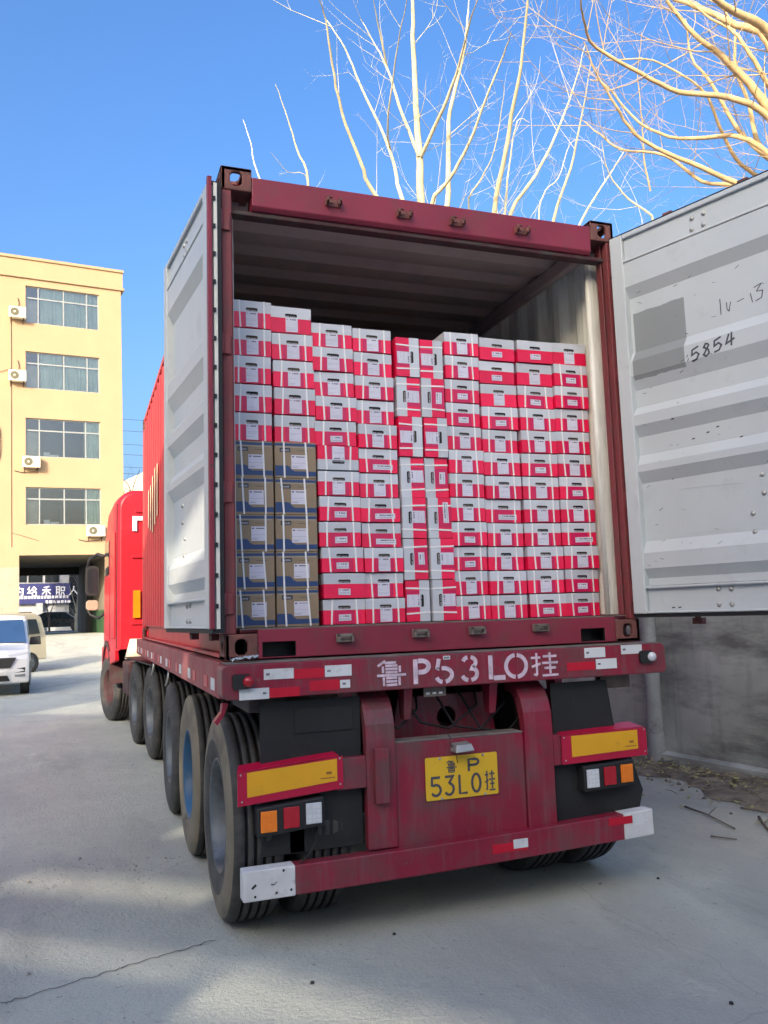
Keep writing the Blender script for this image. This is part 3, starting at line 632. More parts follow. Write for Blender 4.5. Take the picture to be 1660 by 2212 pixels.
# ---- doors.  local frame: x along door from hinge, y toward the inner face, z = height over ground
PROF = [(3.615, 1), (3.464, 1), (3.395, 0), (3.06, 0), (3.0, 1), (2.908, 1), (2.825, 0), (2.72, 0), (2.67, 1), (2.607, 1), (2.54, 0), (2.43, 0), (2.37, 1), (2.329, 1), (2.262, 0), (1.92, 0), (1.85, 1), (1.76, 1), (1.702, 0), (1.66, 0)]
DH = .038
def dprof(z):
    if z >= PROF[0][0]: return DH
    for (a, da), (b, db) in zip(PROF, PROF[1:]):
        if b <= z <= a: return DH*(da+(db-da)*(a-z)/(a-b))
    return 0
def door(hx, hy, dx, dy, mir, right):
    D = thing('door', '', 'x'); del D['label']; del D['category']; D.parent = CT
    # x axis = (dx,dy); inner normal = rotate
    n = (dy, -dx) if right else (-dy, dx)
    MW = Matrix(((dx, n[0], 0, hx), (dy, n[1], 0, hy), (0, 0, 1, 0), (0, 0, 0, 1)))
    rot = math.atan2(dy, dx); D.rotation_euler = (0, 0, rot); D.location = W2L(CT) @ Vector((hx, hy, 0))
    ys = -1 if right else 1           # local y sign of inner face
    W = 1.165; m = MB(); Z0, Z1 = 1.50, 3.80
    def bx(m, a, b, mi=0):
        y0, y1 = ys*a[1], ys*b[1]; m.box((a[0], min(y0, y1), a[2]), (b[0], max(y0, y1), b[2]), mi)
    fm = MB(); bx(fm, (-.0, -.02, Z0), (.088, .045, Z1)); bx(fm, (W-.088, -.02, Z0), (W, .045, Z1))
    bx(fm, (.0885, -.02, 3.618), (W-.0885, .026, Z1-.001)); bx(fm, (.0885, .026, 3.77), (W-.0885, .0445, Z1-.001)); bx(fm, (.0885, .026, 3.618), (W-.0885, .0445, 3.632))
    bx(fm, (.0885, -.02, Z0+.001), (W-.0885, .02, 1.655)); bx(fm, (.0885, .02, 1.642), (W-.0885, .0445, 1.656)); bx(fm, (.0885, .02, Z0+.001), (W-.0885, .0445, Z0+.012))
    fr = obj('door_frame', fm, DOORIN, D, world=False, bevel=.006)
    pr = [(.0875, ys*(d*DH), z) for z, d in PROF]
    pm = MB(); pm.sheet(pr, (W-.175, 0, 0), (0, -ys*.006, 0), 0, 1); obj('door_panel', pm, [DOORP if right else DOORIN, RED], D, world=False)
    om = MB(); bx(om, (.0, -.034, Z0), (.09, -.0205, Z1)); bx(om, (W-.09, -.034, Z0), (W, -.0205, Z1)); bx(om, (.0905, -.034, Z1-.12), (W-.0905, -.0205, Z1)); bx(om, (.0905, -.034, Z0), (W-.0905, -.0205, Z0+.12))
    obj('outer_skin', om, RED, D, world=False, bevel=.004)
    gm = MB(); bx(gm, (-.012, -.03, Z0-.022), (W+.012, .03, Z0-.001)); bx(gm, (-.012, -.03, Z1+.001), (W+.012, .028, Z1+.014)); bx(gm, (W+.001, -.03, Z0), (W+.014, .028, Z1)); bx(gm, (-.014, -.03, Z0), (-.001, .0, Z1)); obj('door_gasket', gm, BLACK, D, world=False)
    if not right:
        gm = MB(); bx(gm, (-.024, -.006, Z0), (-.015, .012, Z1)); obj('edge_strip', gm, INSIDE, D, world=False)
        gm = MB(); bx(gm, (-.030, .022, Z0), (-.0005, .0445, Z1+.03)); obj('edge_flange', gm, RED, D, world=False, bevel=.003)
        for i in range(15):
            q = MB(); bx(q, (-.032, .004, 1.6+i*.15), (-.0245, .018, 1.622+i*.15)); obj('strip_clip', q, BLACK, D, world=False)
    for xr in (.35, .82):             # locking rods on the outer side
        q = MB(); q.tube([(xr, -ys*.055, Z0-.04), (xr, -ys*.055, Z1+.04)], .017, 10); 
        for z in (1.56, 2.1, 2.7, 3.3, 3.74): bx(q, (xr-.035, -.075, z-.03), (xr+.035, -.034, z+.03))
        for z in (Z0-.05, Z1+.045): bx(q, (xr-.03, -.085, z-.015), (xr+.03, -.045, z+.02))
        obj('locking_rod', q, RUSTRED, D, world=False)
    def bolt(x, z, r=.011):
        q = MB(); yb = dprof(z) if 1.66 < z < 3.61 else (.026 if z > 3 else .02)
        q.lathe([(ys*yb, r*1.3), (ys*(yb+.004), r*1.2), (ys*(yb+.010), r*.7), (ys*(yb+.011), .0004)], (x, 0, z), 10, axis='Y'); obj('rivet', q, STEEL, D, world=False)
    for x, z in ((.8125, 2.212), (.8156, 2.114), (.7475, 2.012), (.7508, 1.913), (.529, 1.625), (.604, 1.622), (.526, 1.54), (.60, 1.54), (.548, 3.723), (.622, 3.725), (.542, 3.66), (.615, 3.66)): bolt(x, z)
    if right:
        # embossed rectangle in the lowest bay
        q = MB()
        for a, b, wd in (((.318, 2.19), (.318, 1.95), .004), ((.70, 2.17), (.70, 1.96), .012), ((.34, 1.942), (.69, 1.942), .006), ((.33, 2.2), (.69, 2.185), .003)):
            ribbon(q, [a, b], wd, lambda x, z, l: (x, ys*(dprof(z)+.0015*l+.0002), z))
        obj('embossed_rectangle', q, DOORIN, D, world=False)
        def wr(strokes, x0, z0, sx, sz, sh, wd, mb):
            for stt in strokes:
                pts = []
                for (a, b), (c, d) in zip(stt, stt[1:]): pts += [(a+(c-a)*t/3, b+(d-b)*t/3) for t in range(3)]
                pts.append(stt[-1]); pts = [(x0+a*sx, z0+b*sz+a*sh) for a, b in pts]
                ribbon(mb, pts, wd, lambda x, z, l: (x, ys*(dprof(z)+.0012*l+.0004), z))
        five = [[(.85, 1), (.2, .95), (.15, .55), (.6, .62), (.85, .35), (.6, .05), (.1, .08)]]
        eight = [[(.75, .85), (.45, 1), (.25, .8), (.7, .4), (.75, .1), (.4, 0), (.2, .2), (.5, .5), (.8, .8)]]
        four = [[(.5, 1), (.15, .35), (1, .45)], [(.75, 1.05), (.65, 0)]]
        ten = [[(.2, 1), (.2, 0)]]; dd = [[(.55, .7), (.55, .2), (.7, .0), (.95, .6)]]; dash = [[(0, .5), (.8, .5)]]
        one3 = [[(.05, .7), (.15, .1)], [(.3, .95), (.8, 1), (.45, .65), (.85, .55), (.75, .15), (.35, .1)]]
        tx = MB(); x = .482
        for s_ in (five, eight, five, four): wr(s_, x, 2.893+(x-.482)*.12, .060, .070, .016, .0095, tx); x += .068
        wr([[(.5, .9), (.2, .6)], [(.6, .45), (.3, .15)]], .452, 2.90, .03, .05, 0, .004, tx)
        wr(ten, .655, 3.125, .03, .09, .01, .0045, tx); wr(dd, .665, 3.125, .06, .08, .01, .0045, tx); wr(dash, .757, 3.15, .05, .04, .01, .0035, tx); wr(one3, .83, 3.13, .085, .09, .012, .0045, tx)
        obj('marker_writing', tx, INK, D, world=False)
        sc = MB(); rr = random.Random(4)
        for i in range(46):
            x = .1+rr.random()*.95; z = 1.7+rr.random()*1.85; a = rr.uniform(-.4, .4); L = rr.uniform(.008, .05)
            ribbon(sc, [(x, z), (x+L*math.cos(a)*.6, z+L*math.sin(a))], rr.uniform(.001, .0035), lambda X, Z, l: (X, ys*(dprof(Z)+.0006*l+.0003), Z))
        for x, z in ((.43, 2.47), (.52, 2.49), (.58, 2.51), (.71, 2.43), (.33, 2.60), (.24, 1.53), (.28, 1.53)):
            ribbon(sc, [(x, z), (x+.018, z+.002)], .007, lambda X, Z, l: (X, ys*(max(dprof(Z), .02 if Z < 1.66 else 0)+.0008*l+.0003), Z))
        sco = obj('scuffs', sc, mat('scuff_dark', (.07, .06, .055), .8), D, world=False); sco['kind'] = 'stuff'
    return D
door(1.205, -.02, .327, -.945, True, True)
door(-1.255, -.03, -.095, .995, False, False)
# timber / dunnage lumps under the left door
m = MB(); m.hexa([(-1.20, .30, 1.338), (-1.02, .30, 1.338), (-1.02, .5, 1.338), (-1.20, .5, 1.338)], [(-1.19, .32, 1.40), (-1.04, .31, 1.42), (-1.03, .48, 1.41), (-1.19, .49, 1.39)])
rg = MB(); c = ZP(528, 1427, 1.345)
for i in range(9):
    for j in range(5): rg.v.append((c.x-.06+i*.016+rnd.uniform(-.004, .004), c.y-.02+j*.016, 1.342+abs(math.sin(i*1.3+j*2))*.018+.012*(i/9)))
for i in range(8):
    for j in range(4): rg.f.append([i*5+j, i*5+j+1, i*5+j+6, i*5+j+5]); rg.m.append(0); rg.sm.append(True)
ro = obj('plastic_rag', rg, RAG); so_ = ro.modifiers.new('s', 'SOLIDIFY'); so_.thickness = .003
tag(ro, 'crumpled pale plastic rag lying on the trailer deck by the left corner', 'rag')

# ================================================================== CARTONS
cache = {}
BW, BH, BD = .246, .1425, .36
def cmesh(key, fn):
    if key not in cache: cache[key] = fn()
    return cache[key]
def red_parts(kind_label, strap, hole, seed):
    """kinds: label tall / small / wide; strap 0 none,1,2,3 shapes; origin at bottom centre of the front face, box goes to +y"""
    P = []
    zs = .082
    def tray():
        m = MB(); m.box((-BW/2+.0008, .0008, 0.001), (BW/2-.0008, BD, zs)); return m.mesh('tray', BOXR)
    def lid():
        m = MB(); hz = .097; hh = [(x, 0, z) for x, z in rrect(0, hz, .074, .019, .0085, 4)]
        m.holed([(-BW/2, 0, zs), (BW/2, 0, zs), (BW/2, 0, BH), (-BW/2, 0, BH)], [hh], (0, .004, 0), 0, 1)
        m.box((-BW/2, .0041, BH-.004), (BW/2, BD, BH)); m.box((-BW/2, .0041, zs), (-BW/2+.004, BD, BH-.0041)); m.box((BW/2-.004, .0041, zs), (BW/2, BD, BH-.0041))
        m.box((-.045, .006, zs+.002), (.045, .03, BH-.01), 1 if hole == 0 else 2)
        m.box((-.034, .0035, .0895), (-.01, .0052, .096), 3); m.box((-.005, .0035, .0895), (.03, .0052, .0945), 3)
        return m.mesh('lid', [BOXG, HOLE, HOLE if hole == 0 else HOLEB, INKG])
    P.append(('tray', cmesh('tray', tray))); P.append(('lid', cmesh(('lid', hole), lid)))
    if strap:
        for s in (-1, 1):
            def sm(s=s):
                t = {1: (.078, .080), 2: (.080, .072), 3: (.070, .076)}[strap]; m = MB(); a, b = s*t[0], s*t[1]; w2 = .0048
                if strap == 2 and s > 0: a, b = s*.076, s*.080
                m.hexa([(b-w2, -.0022, 0), (b+w2, -.0022, 0), (b+w2, -.0008, 0), (b-w2, -.0008, 0)], [(a-w2, -.0022, BH+.001), (a+w2, -.0022, BH+.001), (a+w2, -.0008, BH+.001), (a-w2, -.0008, BH+.001)])
                m.box((a-w2, -.0008, BH+.0002), (a+w2, BD, BH+.0014)); return m.mesh('strap', WSTRAP)
            P.append(('strap', cmesh(('strap', strap, s), sm)))
        if kind_label != 'x':
            def film():
                m = MB(); m.box((-.06, -.0005, .003), (.06, 0.0006, zs-.001)); return m.mesh('film', mat('carton_film', (.58, .014, .10), .25, var=.08))
            P.append(('film', cmesh('film', film)))
    def lab():
        m = MB(); rr = random.Random(seed)
        if kind_label == 'tall': x0, x1, z0, z1 = -.036, .038, .006, .0845
        elif kind_label == 'small': x0, x1, z0, z1 = -.036, .036, .020, .056
        else: x0, x1, z0, z1 = -.034, .092, .018, .05
        dx = rr.uniform(-.003, .004); tl = rr.uniform(-.003, .003)
        m.hexa([(x0+dx, -.0017, z0), (x1+dx, -.0017, z0+tl), (x1+dx, -.0004, z0+tl), (x0+dx, -.0004, z0)], [(x0+dx, -.0017, z1), (x1+dx, -.0017, z1+tl), (x1+dx, -.0004, z1+tl), (x0+dx, -.0004, z1)])
        def t(a, b, za, zc, mi): m.box((x0+dx+a, -.0024, za), (x0+dx+b, -.0019, zc), mi)
        zt = z1-.013
        t(.004, .014, zt+.001, zt+.006, 2)
        x = .026
        while x < (x1-x0)-.012:
            ww = rr.uniform(.003, .006); t(x, x+ww, zt, zt+.008*rr.uniform(.7, 1), 1); x += ww+rr.choice((.0015, .0015, .005))
        if kind_label == 'tall':
            for z in rr.sample([.012, .02, .028, .038, .046], 3): t(.004, rr.uniform(.03, .068), z, z+.0012, 2)
        else:
            x = .004
            while x < (x1-x0)-.01:
                ww = rr.uniform(.002, .006); t(x, x+ww, z0+.007, z0+.013, 2); x += ww+.003
        return m.mesh('label', [LABEL, INK, INKG])
    P.append(('label', cmesh(('label', kind_label, seed), lab))); return P
def kraft_parts(seed):
    KH, KW = .2, .238; P = []
    def body():
        m = MB(); m.box((-KW/2, 0, 0.001), (KW/2, BD, KH)); return m.mesh('carton', KRAFT)
    P.append(('carton', cmesh('kraft', body)))
    def band():
        m = MB(); a = KW/2
        pts = [(-a, .012), (a, .012), (a, .038), (-.005, .038), (-.022, .046), (-.036, .064), (-.05, .068), (-a, .068)]
        m.prism([(x, -.0006, z) for x, z in pts], (0, .0004, 0)); return m.mesh('printed_band', BLUEP)
    P.append(('printed_band', cmesh('kband', band)))
    def stripe():
        m = MB(); m.box((-KW/2, -.0006, .178), (KW/2, -.0002, .192)); return m.mesh('printed_stripe', BLUEP)
    P.append(('printed_stripe', cmesh('kstripe', stripe)))
    def logo():
        m = MB(); m.prism([(x, -.0006, z) for x, z in rrect(-.06, .155, .062, .024, .004, 3)], (0, .0004, 0)); rr = random.Random(seed); x = -.083
        while x < -.038: ww = rr.uniform(.003, .007); m.box((x, -.0012, .149), (x+ww, -.0007, .149+rr.uniform(.006, .012)), 1); x += ww+.002
        m.box((.01, -.0007, .152), (.075, -.0003, .1545), 2); m.box((-.11, -.0008, .170), (.11, -.0003, .1745), 3); return m.mesh('printed_logo', [GREYP, INKG, INK, TAPE])
    P.append(('printed_logo', cmesh(('klogo', seed), logo)))
    def lab():
        m = MB(); rr = random.Random(seed); dx = rr.uniform(-.006, .01); dz = rr.uniform(-.004, .008); x0, x1, z0, z1 = -.026+dx, .062+dx, .05+dz, .128+dz
        m.box((x0, -.0016, z0), (x1, -.0003, z1))
        def t(a, b, za, zc, mi): m.box((x0+a, -.0022, z0+za), (x0+b, -.0017, z0+zc), mi)
        t(.005, .017, .064, .071, 1); t(.028, .078, .065, .070, 1 if rr.random() < .5 else 2); t(0, .086, .032, .0335, 2); t(.004, .07, .018, .019, 2); t(.004, .04, .008, .012, 2)
        return m.mesh('label', [LABEL, INK, INKG])
    P.append(('label', cmesh(('klab', seed), lab)))
    for s in (-1, 1):
        def sm(s=s):
            rr = random.Random(seed*7+s); a = s*.068+rr.uniform(-.012, .01)-.008; b = a+rr.uniform(.0, .016); w2 = .0048; m = MB()
            m.hexa([(b-w2, -.0032, 0), (b+w2, -.0032, 0), (b+w2, -.0018, 0), (b-w2, -.0018, 0)], [(a-w2, -.0032, KH+.001), (a+w2, -.0032, KH+.001), (a+w2, -.0018, KH+.001), (a-w2, -.0018, KH+.001)])
            m.box((a-w2, -.0018, KH), (a+w2, BD, KH+.0012)); return m.mesh('strap', WSTRAP)
        P.append(('strap', cmesh(('kstrap', seed, s), sm)))
    return P
ORD = ['bottom', 'second', 'third', 'fourth', 'fifth', 'sixth', 'seventh', 'eighth', 'ninth', 'tenth', 'eleventh', 'top']
def ordn(i, n): return 'topmost' if i == n-1 else ('lowest' if i == 0 else ORD[i]+' up')
def carton(parts, label, x, y, z, rot, grp, s=(1, 1, 1)):
    t = thing('carton', label, 'carton', (x, y, z), rot, grp); t.scale = s
    for n, me in parts: link(n, me, t)
    return t
YB = .28; FL = 1.496
cols = {'A': (-1.123, -.900), 'B': (-.893, -.656), 'C': (-.652, -.407), 'D': (-.405, -.165), 'G': (.145, .375), 'H': (.378, .622), 'I': (.640, .892), 'J': (.898, 1.145)}
colname = {'A': 'leftmost stack', 'B': 'second stack from the left', 'C': 'third stack from the left', 'D': 'fourth stack from the left', 'G': 'fourth stack from the right', 'H': 'third stack from the right', 'I': 'second stack from the right', 'J': 'rightmost stack'}
# label kinds read off the photograph, bottom to top: t tall, s small, w wide tape; S suffix = straps
LAY = {'A': 'ttttt', 'B': 'ttttt', 'C': 'sssssttwtttt'.replace('w', 's'), 'D': 'tttwwtwttttt', 'G': 'ttssttttsstt'[:12], 'H': 'ttttwtttstsst'[:12], 'I': 'stttttsttstst'[:12], 'J': 'sstwtstttsst'[:12]}
NOSTR = {('A', 99), ('B', 11), ('C', 1), ('H', 11), ('I', 11), ('J', 11), ('H', 10), ('I', 10), ('H', 9)}
kn = {'t': 'tall', 's': 'small', 'w': 'wide'}; ld = {'t': 'tall label', 's': 'small label', 'w': 'wide label'}
GR = 'red and grey cartons stacked in the container'; GK = 'brown and blue cartons stacked in the container'; GE = 'red and grey cartons standing on end'
for c, (xa, xb) in cols.items():
    if c in 'AB':
        kh = .2035
        for i in range(5):
            z = FL+i*kh; sx = (xb-xa-.004)/.238
            carton(kraft_parts(i+(0 if c == 'A' else 5)), 'brown carton, %s of the brown ones in the %s' % (ordn(i, 5), colname[c]), (xa+xb)/2, YB+rnd.uniform(-.004, .004), z, (0, 0, R(rnd.uniform(-.6, .6))), GK, (sx, 1, kh/.2015))
        z = FL+5*kh; n = 5; hh = (3.315-z)/5 if c == 'A' else (3.298-z)/5
        for i in range(n):
            carton(red_parts('tall', 1+rnd.randrange(3) if not (c == 'B' and i == 4) else 0, rnd.randrange(2), rnd.randrange(8)), 'red carton, %s of the red ones in the %s' % (ordn(i, n), colname[c]), (xa+xb)/2+rnd.uniform(-.005, .005)-(.012 if c == 'B' and i == 4 else 0), YB+rnd.uniform(-.006, .008), z+i*hh, (0, 0, R(rnd.uniform(-1.2, 1.2))), GR, ((xb-xa-.003)/BW, 1, (hh-.0058)/BH))
        continue
    n = 12; top = {'C': 3.222, 'D': 3.211, 'G': 3.234, 'H': 3.218, 'I': 3.225, 'J': 3.235}[c]; hh = (top-FL)/n
    for i in range(n):
        kd = LAY[c][i]; flip = (c == 'C' and i == 6)
        st_ = 0 if (c, i) in NOSTR else 1+rnd.randrange(3)
        o = carton(red_parts(kn[kd], st_, rnd.randrange(2), rnd.randrange(8)), 'red carton%s with %s%s, %s in the %s' % (' upside down' if flip else '', ld[kd], '' if st_ else ' without straps', ordn(i, n), colname[c]), (xa+xb)/2+rnd.uniform(-.005, .005)+(.018-.003*i if c in 'CD' else .012), YB+rnd.uniform(-.011, .012), FL+i*hh+rnd.uniform(0, .0015), (0, R(rnd.uniform(-.4, .4)), R(rnd.uniform(-2, 2))), GR, (min((xb-xa-.004), .250)/BW, 1, (hh-.0058)/BH))
        if flip: o.rotation_euler = (0, R(180), R(.5)); o.location.z += hh-.002
for c, (xc0, xc1), nm in (('E', (-.068, -.085), 'left'), ('F', (.092, .070), 'right')):
    n = 7; hh = (3.172-FL)/n
    for i in range(n):
        xc = xc0+(xc1-xc0)*i/6; side = (1 if i in (0, 4, 6) else -1) if c == 'E' else (1 if i in (4, 6) else -1)
        kd = 's' if (c, i) in (('E', 1), ('F', 3), ('F', 5)) else ('w' if (c, i) == ('F', 2) else 't')
        o = carton(red_parts(kn[kd], 1+rnd.randrange(3), rnd.randrange(2), rnd.randrange(8)), 'carton on end, grey side to the %s, %s in the %s narrow stack' % ('right' if side > 0 else 'left', ordn(i, n), nm), 0, YB+rnd.uniform(-.012, .006), 0, (0, 0, 0), GE, ((hh-.003)/BW, 1, .147/BH))
        o.rotation_euler = (0, R(90*side+rnd.uniform(-.7, .7)), 0)
        o.location.x = xc-side*.0735+rnd.uniform(-.004, .004); o.location.z = FL+i*hh+hh/2

# ================================================================== TRACTOR UNIT
TC = thing('truck_tractor', 'red truck tractor unit coupled in front of the container, steered to the left', 'truck', (0, 6.6, 0), (0, 0, R(4.0)))
MT = TC.matrix_basis
def L(x, y, z): return MT @ Vector((x, y, z))
def tpart(name, mb, m, parent=None, bevel=0, label=None):
    me = mb.mesh(name, m); o = link(name, me, parent or TC)
    if bevel: b = o.modifiers.new('bevel', 'BEVEL'); b.width = bevel; b.segments = 3; b.limit_method = 'ANGLE'; b.angle_limit = R(30)
    if label: o['label'] = label
    return o
# cab shell: cross-section along y, lofted
def cab_section(y, hw, zt, zb, r):
    pts = [(-hw, zb)]+[(-hw+r-r*math.cos(R(a)), zt-r+r*math.sin(R(a))) for a in range(0, 91, 15)]+[(hw-r+r*math.sin(R(a)), zt-r+r*math.cos(R(a))) for a in range(0, 91, 15)]+[(hw, zb)]
    return [Vector((x, y, z)) for x, z in pts]
secs = [cab_section(2.20, 1.20, 3.44, 1.15, .22), cab_section(2.26, 1.24, 3.50, 1.12, .24), cab_section(2.9, 1.25, 3.52, 1.10, .24), cab_section(3.6, 1.25, 3.46, .95, .26), cab_section(4.2, 1.24, 3.1, .6, .3), cab_section(4.42, 1.2, 2.7, .5, .3)]
m = MB(); n = len(secs[0])
for sct in secs: m.v += [tuple(p) for p in sct]
for i in range(len(secs)-1):
    for j in range(n-1): m.f.append([i*n+j, i*n+j+1, (i+1)*n+j+1, (i+1)*n+j]); m.m.append(0); m.sm.append(True)
m.f.append(list(range(n))); m.m.append(0); m.sm.append(False); m.f.append([(len(secs)-1)*n+j for j in range(n)][::-1]); m.m.append(0); m.sm.append(False)
cab = tpart('cab', m, CABRED)
m = MB()    # moulded ribs on the back wall
m.box((-1.05, 2.17, 2.48), (1.05, 2.199, 2.52)); m.box((-1.05, 2.17, 1.5), (1.05, 2.199, 1.54)); m.box((-.5, 2.175, 1.2), (-.46, 2.199, 2.46)); m.box((.46, 2.175, 1.2), (.5, 2.199, 2.46)); m.box((-1.0, 2.17, 3.16), (1.0, 2.199, 3.2))
tpart('rear_wall_rib', m, CABRED, cab, .006)
m = MB(); m.box((-1.04, 2.165, 3.04), (-.70, 2.196, 3.10)); m.box((-1.04, 2.165, 2.88), (-.98, 2.196, 3.038)); tpart('cream_mark', m, SIGNW, cab)
m = MB(); m.box((-1.03, 2.15, 1.6), (-.93, 2.185, 2.0)); tpart('orange_plate', m, LENSA, cab)
for s in (-1, 1):
    m = MB(); m.box((s*1.252, 3.25, 1.25), (s*1.258, 4.05, 2.25)); m.box((s*1.252, 3.35, 2.3), (s*1.26, 4.0, 2.85), 1); dr = tpart('cab_door', m, [CABRED, GLASSD], cab, .004)
    m = MB(); m.hexa([(s*1.26, 2.35, .98), (s*1.20, 2.35, .98), (s*1.20, 3.1, .9), (s*1.26, 3.1, .9)], [(s*1.27, 2.3, 1.14), (s*1.21, 2.3, 1.14), (s*1.21, 3.15, 1.1), (s*1.27, 3.15, 1.1)]); tpart('lower_fairing', m, CABRED, None, .01)
    m = MB()     # wheel arch
    pa = [(3.6+.62*math.cos(R(a)), .56+.62*math.sin(R(a))) for a in range(-5, 186, 12)]; pb = [(3.6+.70*math.cos(R(a)), .56+.70*math.sin(R(a))) for a in range(-5, 186, 12)]
    poly = [(s*1.27, y, z) for y, z in pa]+[(s*1.27, y, z) for y, z in pb[::-1]]; m.prism(poly, (-s*.5, 0, 0)); tpart('wheel_arch', m, DARK, None)
    m = MB(); m.hexa([(s*1.28, 4.2, .35), (s*.9, 4.2, .35), (s*.9, 4.55, .35), (s*1.2, 4.55, .35)], [(s*1.28, 4.15, 1.15), (s*.9, 4.15, 1.15), (s*.9, 4.5, 1.15), (s*1.2, 4.5, 1.15)]); tpart('bumper_corner', m, CABRED, None, .03)
    # mirrors on long curved arms
    m = MB(); m.tube([(s*1.24, 4.2, 2.65), (s*1.34, 4.35, 2.70), (s*1.46, 4.45, 2.62), (s*1.50, 4.47, 2.45)], .03, 8); tpart('mirror_arm', m, BLACK); m = MB(); m.tube([(s*1.24, 4.2, 1.70), (s*1.32, 4.35, 1.62), (s*1.44, 4.45, 1.68), (s*1.50, 4.47, 1.8)], .025, 8); ma = tpart('mirror_arm', m, BLACK)
    m = MB(); m.prism([(s*1.42+x, 4.36, z) for x, z in rrect(0, 2.25, .21, .50, .07)], (0, .12, 0)); m.prism([(s*1.42+x, 4.355, z) for x, z in rrect(0, 2.25, .16, .42, .05)], (0, .005, 0), 1); tpart('mirror', m, [BLACK, GLASSD], ma, .01)
    m = MB(); m.prism([(s*1.42+x, 4.36, z) for x, z in rrect(0, 1.84, .19, .17, .05)], (0, .12, 0)); tpart('mirror', m, CABPLAST, ma, .01)
m = MB(); m.box((-1.0, 4.38, 1.9), (1.0, 4.44, 2.9)); tpart('windscreen', m, GLASSD)
m = MB(); m.box((-1.15, 4.4, .4), (1.15, 4.5, 1.3)); tpart('front_bumper', m, CABRED, None, .02)
m = MB(); m.box((-1.0, 3.3, 3.5), (1.0, 3.5, 3.62)); tpart('roof_deflector', m, CABRED, None, .03)
for s in (-1, 1):
    m = MB(); m.box((s*.42-.05, -1.2, .82), (s*.42+.05, 4.3, 1.08)); tpart('chassis_rail', m, DARK)
m = MB(); m.box((-.5, -.5, 1.09), (.5, .5, 1.14)); tpart('fifth_wheel', m, DARK, None, .01)
m = MB(); m.tube([(-1.0, 1.95, 1.02), (-1.0, 1.95, 1.3)], [.17, .10], 16); tpart('air_filter', m, ACW)
m = MB(); m.box((-1.253, 2.30, 1.16), (-1.20, 2.315, 3.3)); tpart('panel_seam', m, BLACK, cab)
m = MB(); m.box((-1.262, 2.5, 1.3), (-1.25, 3.1, 2.9)); tpart('side_fairing', m, CABRED, cab, .01)
m = MB(); m.box((-1.2, 1.25, .55), (-.65, 1.95, 1.0)); tpart('battery_box', m, DARK, None, .03)
m = MB(); m.box((.65, 1.25, .5), (1.2, 2.1, 1.0)); tpart('fuel_tank', m, DARK, None, .03)
m = MB(); m.box((-1.25, -1.35, 1.06), (-.62, -.05, 1.075)); m.box((-1.25, .05, 1.06), (-.62, 1.3, 1.075)); m.box((.62, -1.35, 1.06), (1.25, 1.3, 1.075)); tpart('mudguard', m, BLACK)
for yy in (-.64, .71):
    for s in (-1, 1):
        for x in (1.07, .74):
            p = L(s*x, yy, 0); wheel(TC, p.x, p.y, s)
    m = MB(); m.tube([(-1.0, yy, .52), (1.0, yy, .52)], .08, 12); tpart('axle', m, DARK)
for s in (-1, 1):
    p = L(s*1.09, 3.6, 0); wheel(TC, p.x, p.y, s, width=.30, rot=R(10), rim=DARK)  # dark rim colour stands in for shade on the steer wheels
m = MB(); m.tube([(-1.0, 3.6, .5), (1.0, 3.6, .5)], .06, 12); tpart('axle', m, DARK)
m = MB(); m.box((-.35, 2.6, .7), (.35, 4.0, 1.3)); tpart('engine', m, DARK, None, .05)

# ================================================================== APARTMENT / OFFICE BUILDING
BX, BY = .126, 40.897
MB_ = Matrix.Translation((BX, BY, 6)) @ Matrix.Rotation(math.pi/2-1.413, 4, 'Z') @ Matrix.Rotation(-.019, 4, 'Y') @ Matrix.Translation((0, 0, -6))
BLD = thing('apartment_building', 'cream yellow five-storey building with wide aluminium windows and a dark drive-through passage', 'building'); BLD.matrix_basis = MB_; 
def bpart(name, mb, m, parent=None, bevel=0, label=None): return tpart_(name, mb, m, parent or BLD, bevel, label)
def tpart_(name, mb, m, parent, bevel=0, label=None):
    o = link(name, mb.mesh(name, m), parent)
    if bevel: b = o.modifiers.new('bevel', 'BEVEL'); b.width = bevel; b.segments = 2; b.limit_method = 'ANGLE'
    if label: o['label'] = label
    return o
def wall_grid(x0, x1, z0, z1, holes, rev, y=0, mi=0):
    m = MB(); xs = sorted({x0, x1, *[h[0] for h in holes], *[h[1] for h in holes]}); zs = sorted({z0, z1, *[h[2] for h in holes], *[h[3] for h in holes]})
    for a, b in zip(xs, xs[1:]):
        for c, d in zip(zs, zs[1:]):
            if any(h[0] <= a and b <= h[1] and h[2] <= c and d <= h[3] for h in holes): continue
            m.add([(a, y, c), (b, y, c), (b, y, d), (a, y, d)], [(0, 1, 2, 3)], mi)
    for h in holes:
        a, b, c, d = h; m.add([(a, y, c), (b, y, c), (b, y, d), (a, y, d), (a, y+rev, c), (b, y+rev, c), (b, y+rev, d), (a, y+rev, d)], [(0, 1, 5, 4), (1, 2, 6, 5), (2, 3, 7, 6), (3, 0, 4, 7)], mi)
    return m
WU = (-4.70, -1.13); WZ = [(16.755, 18.694), (13.382, 15.275), (9.901, 11.861), (6.499, 8.378)]
holes = [(*WU, a, b) for a, b in WZ]; 
far = [(-11.6, -8.03, a, b) for a, b in WZ]
PAS = (-5.0, -.62, .9, 5.0)
wm = wall_grid(-17, 0, .8, 19.1, holes+far+[PAS], .16)
wm.add([(0, 0, .8), (0, 11, .8), (0, 11, 19.1), (0, 0, 19.1)], [(0, 1, 2, 3)]); wm.add([(-17, 0, .8), (-17, 11, .8), (-17, 11, 19.1), (-17, 0, 19.1)], [(0, 1, 2, 3)])
wall_o = bpart('wall', wm, FACADE)
bw = wall_grid(-17, 0, .8, 19.1, [PAS], .02, 11); bpart('rear_wall', bw, PLINTH)
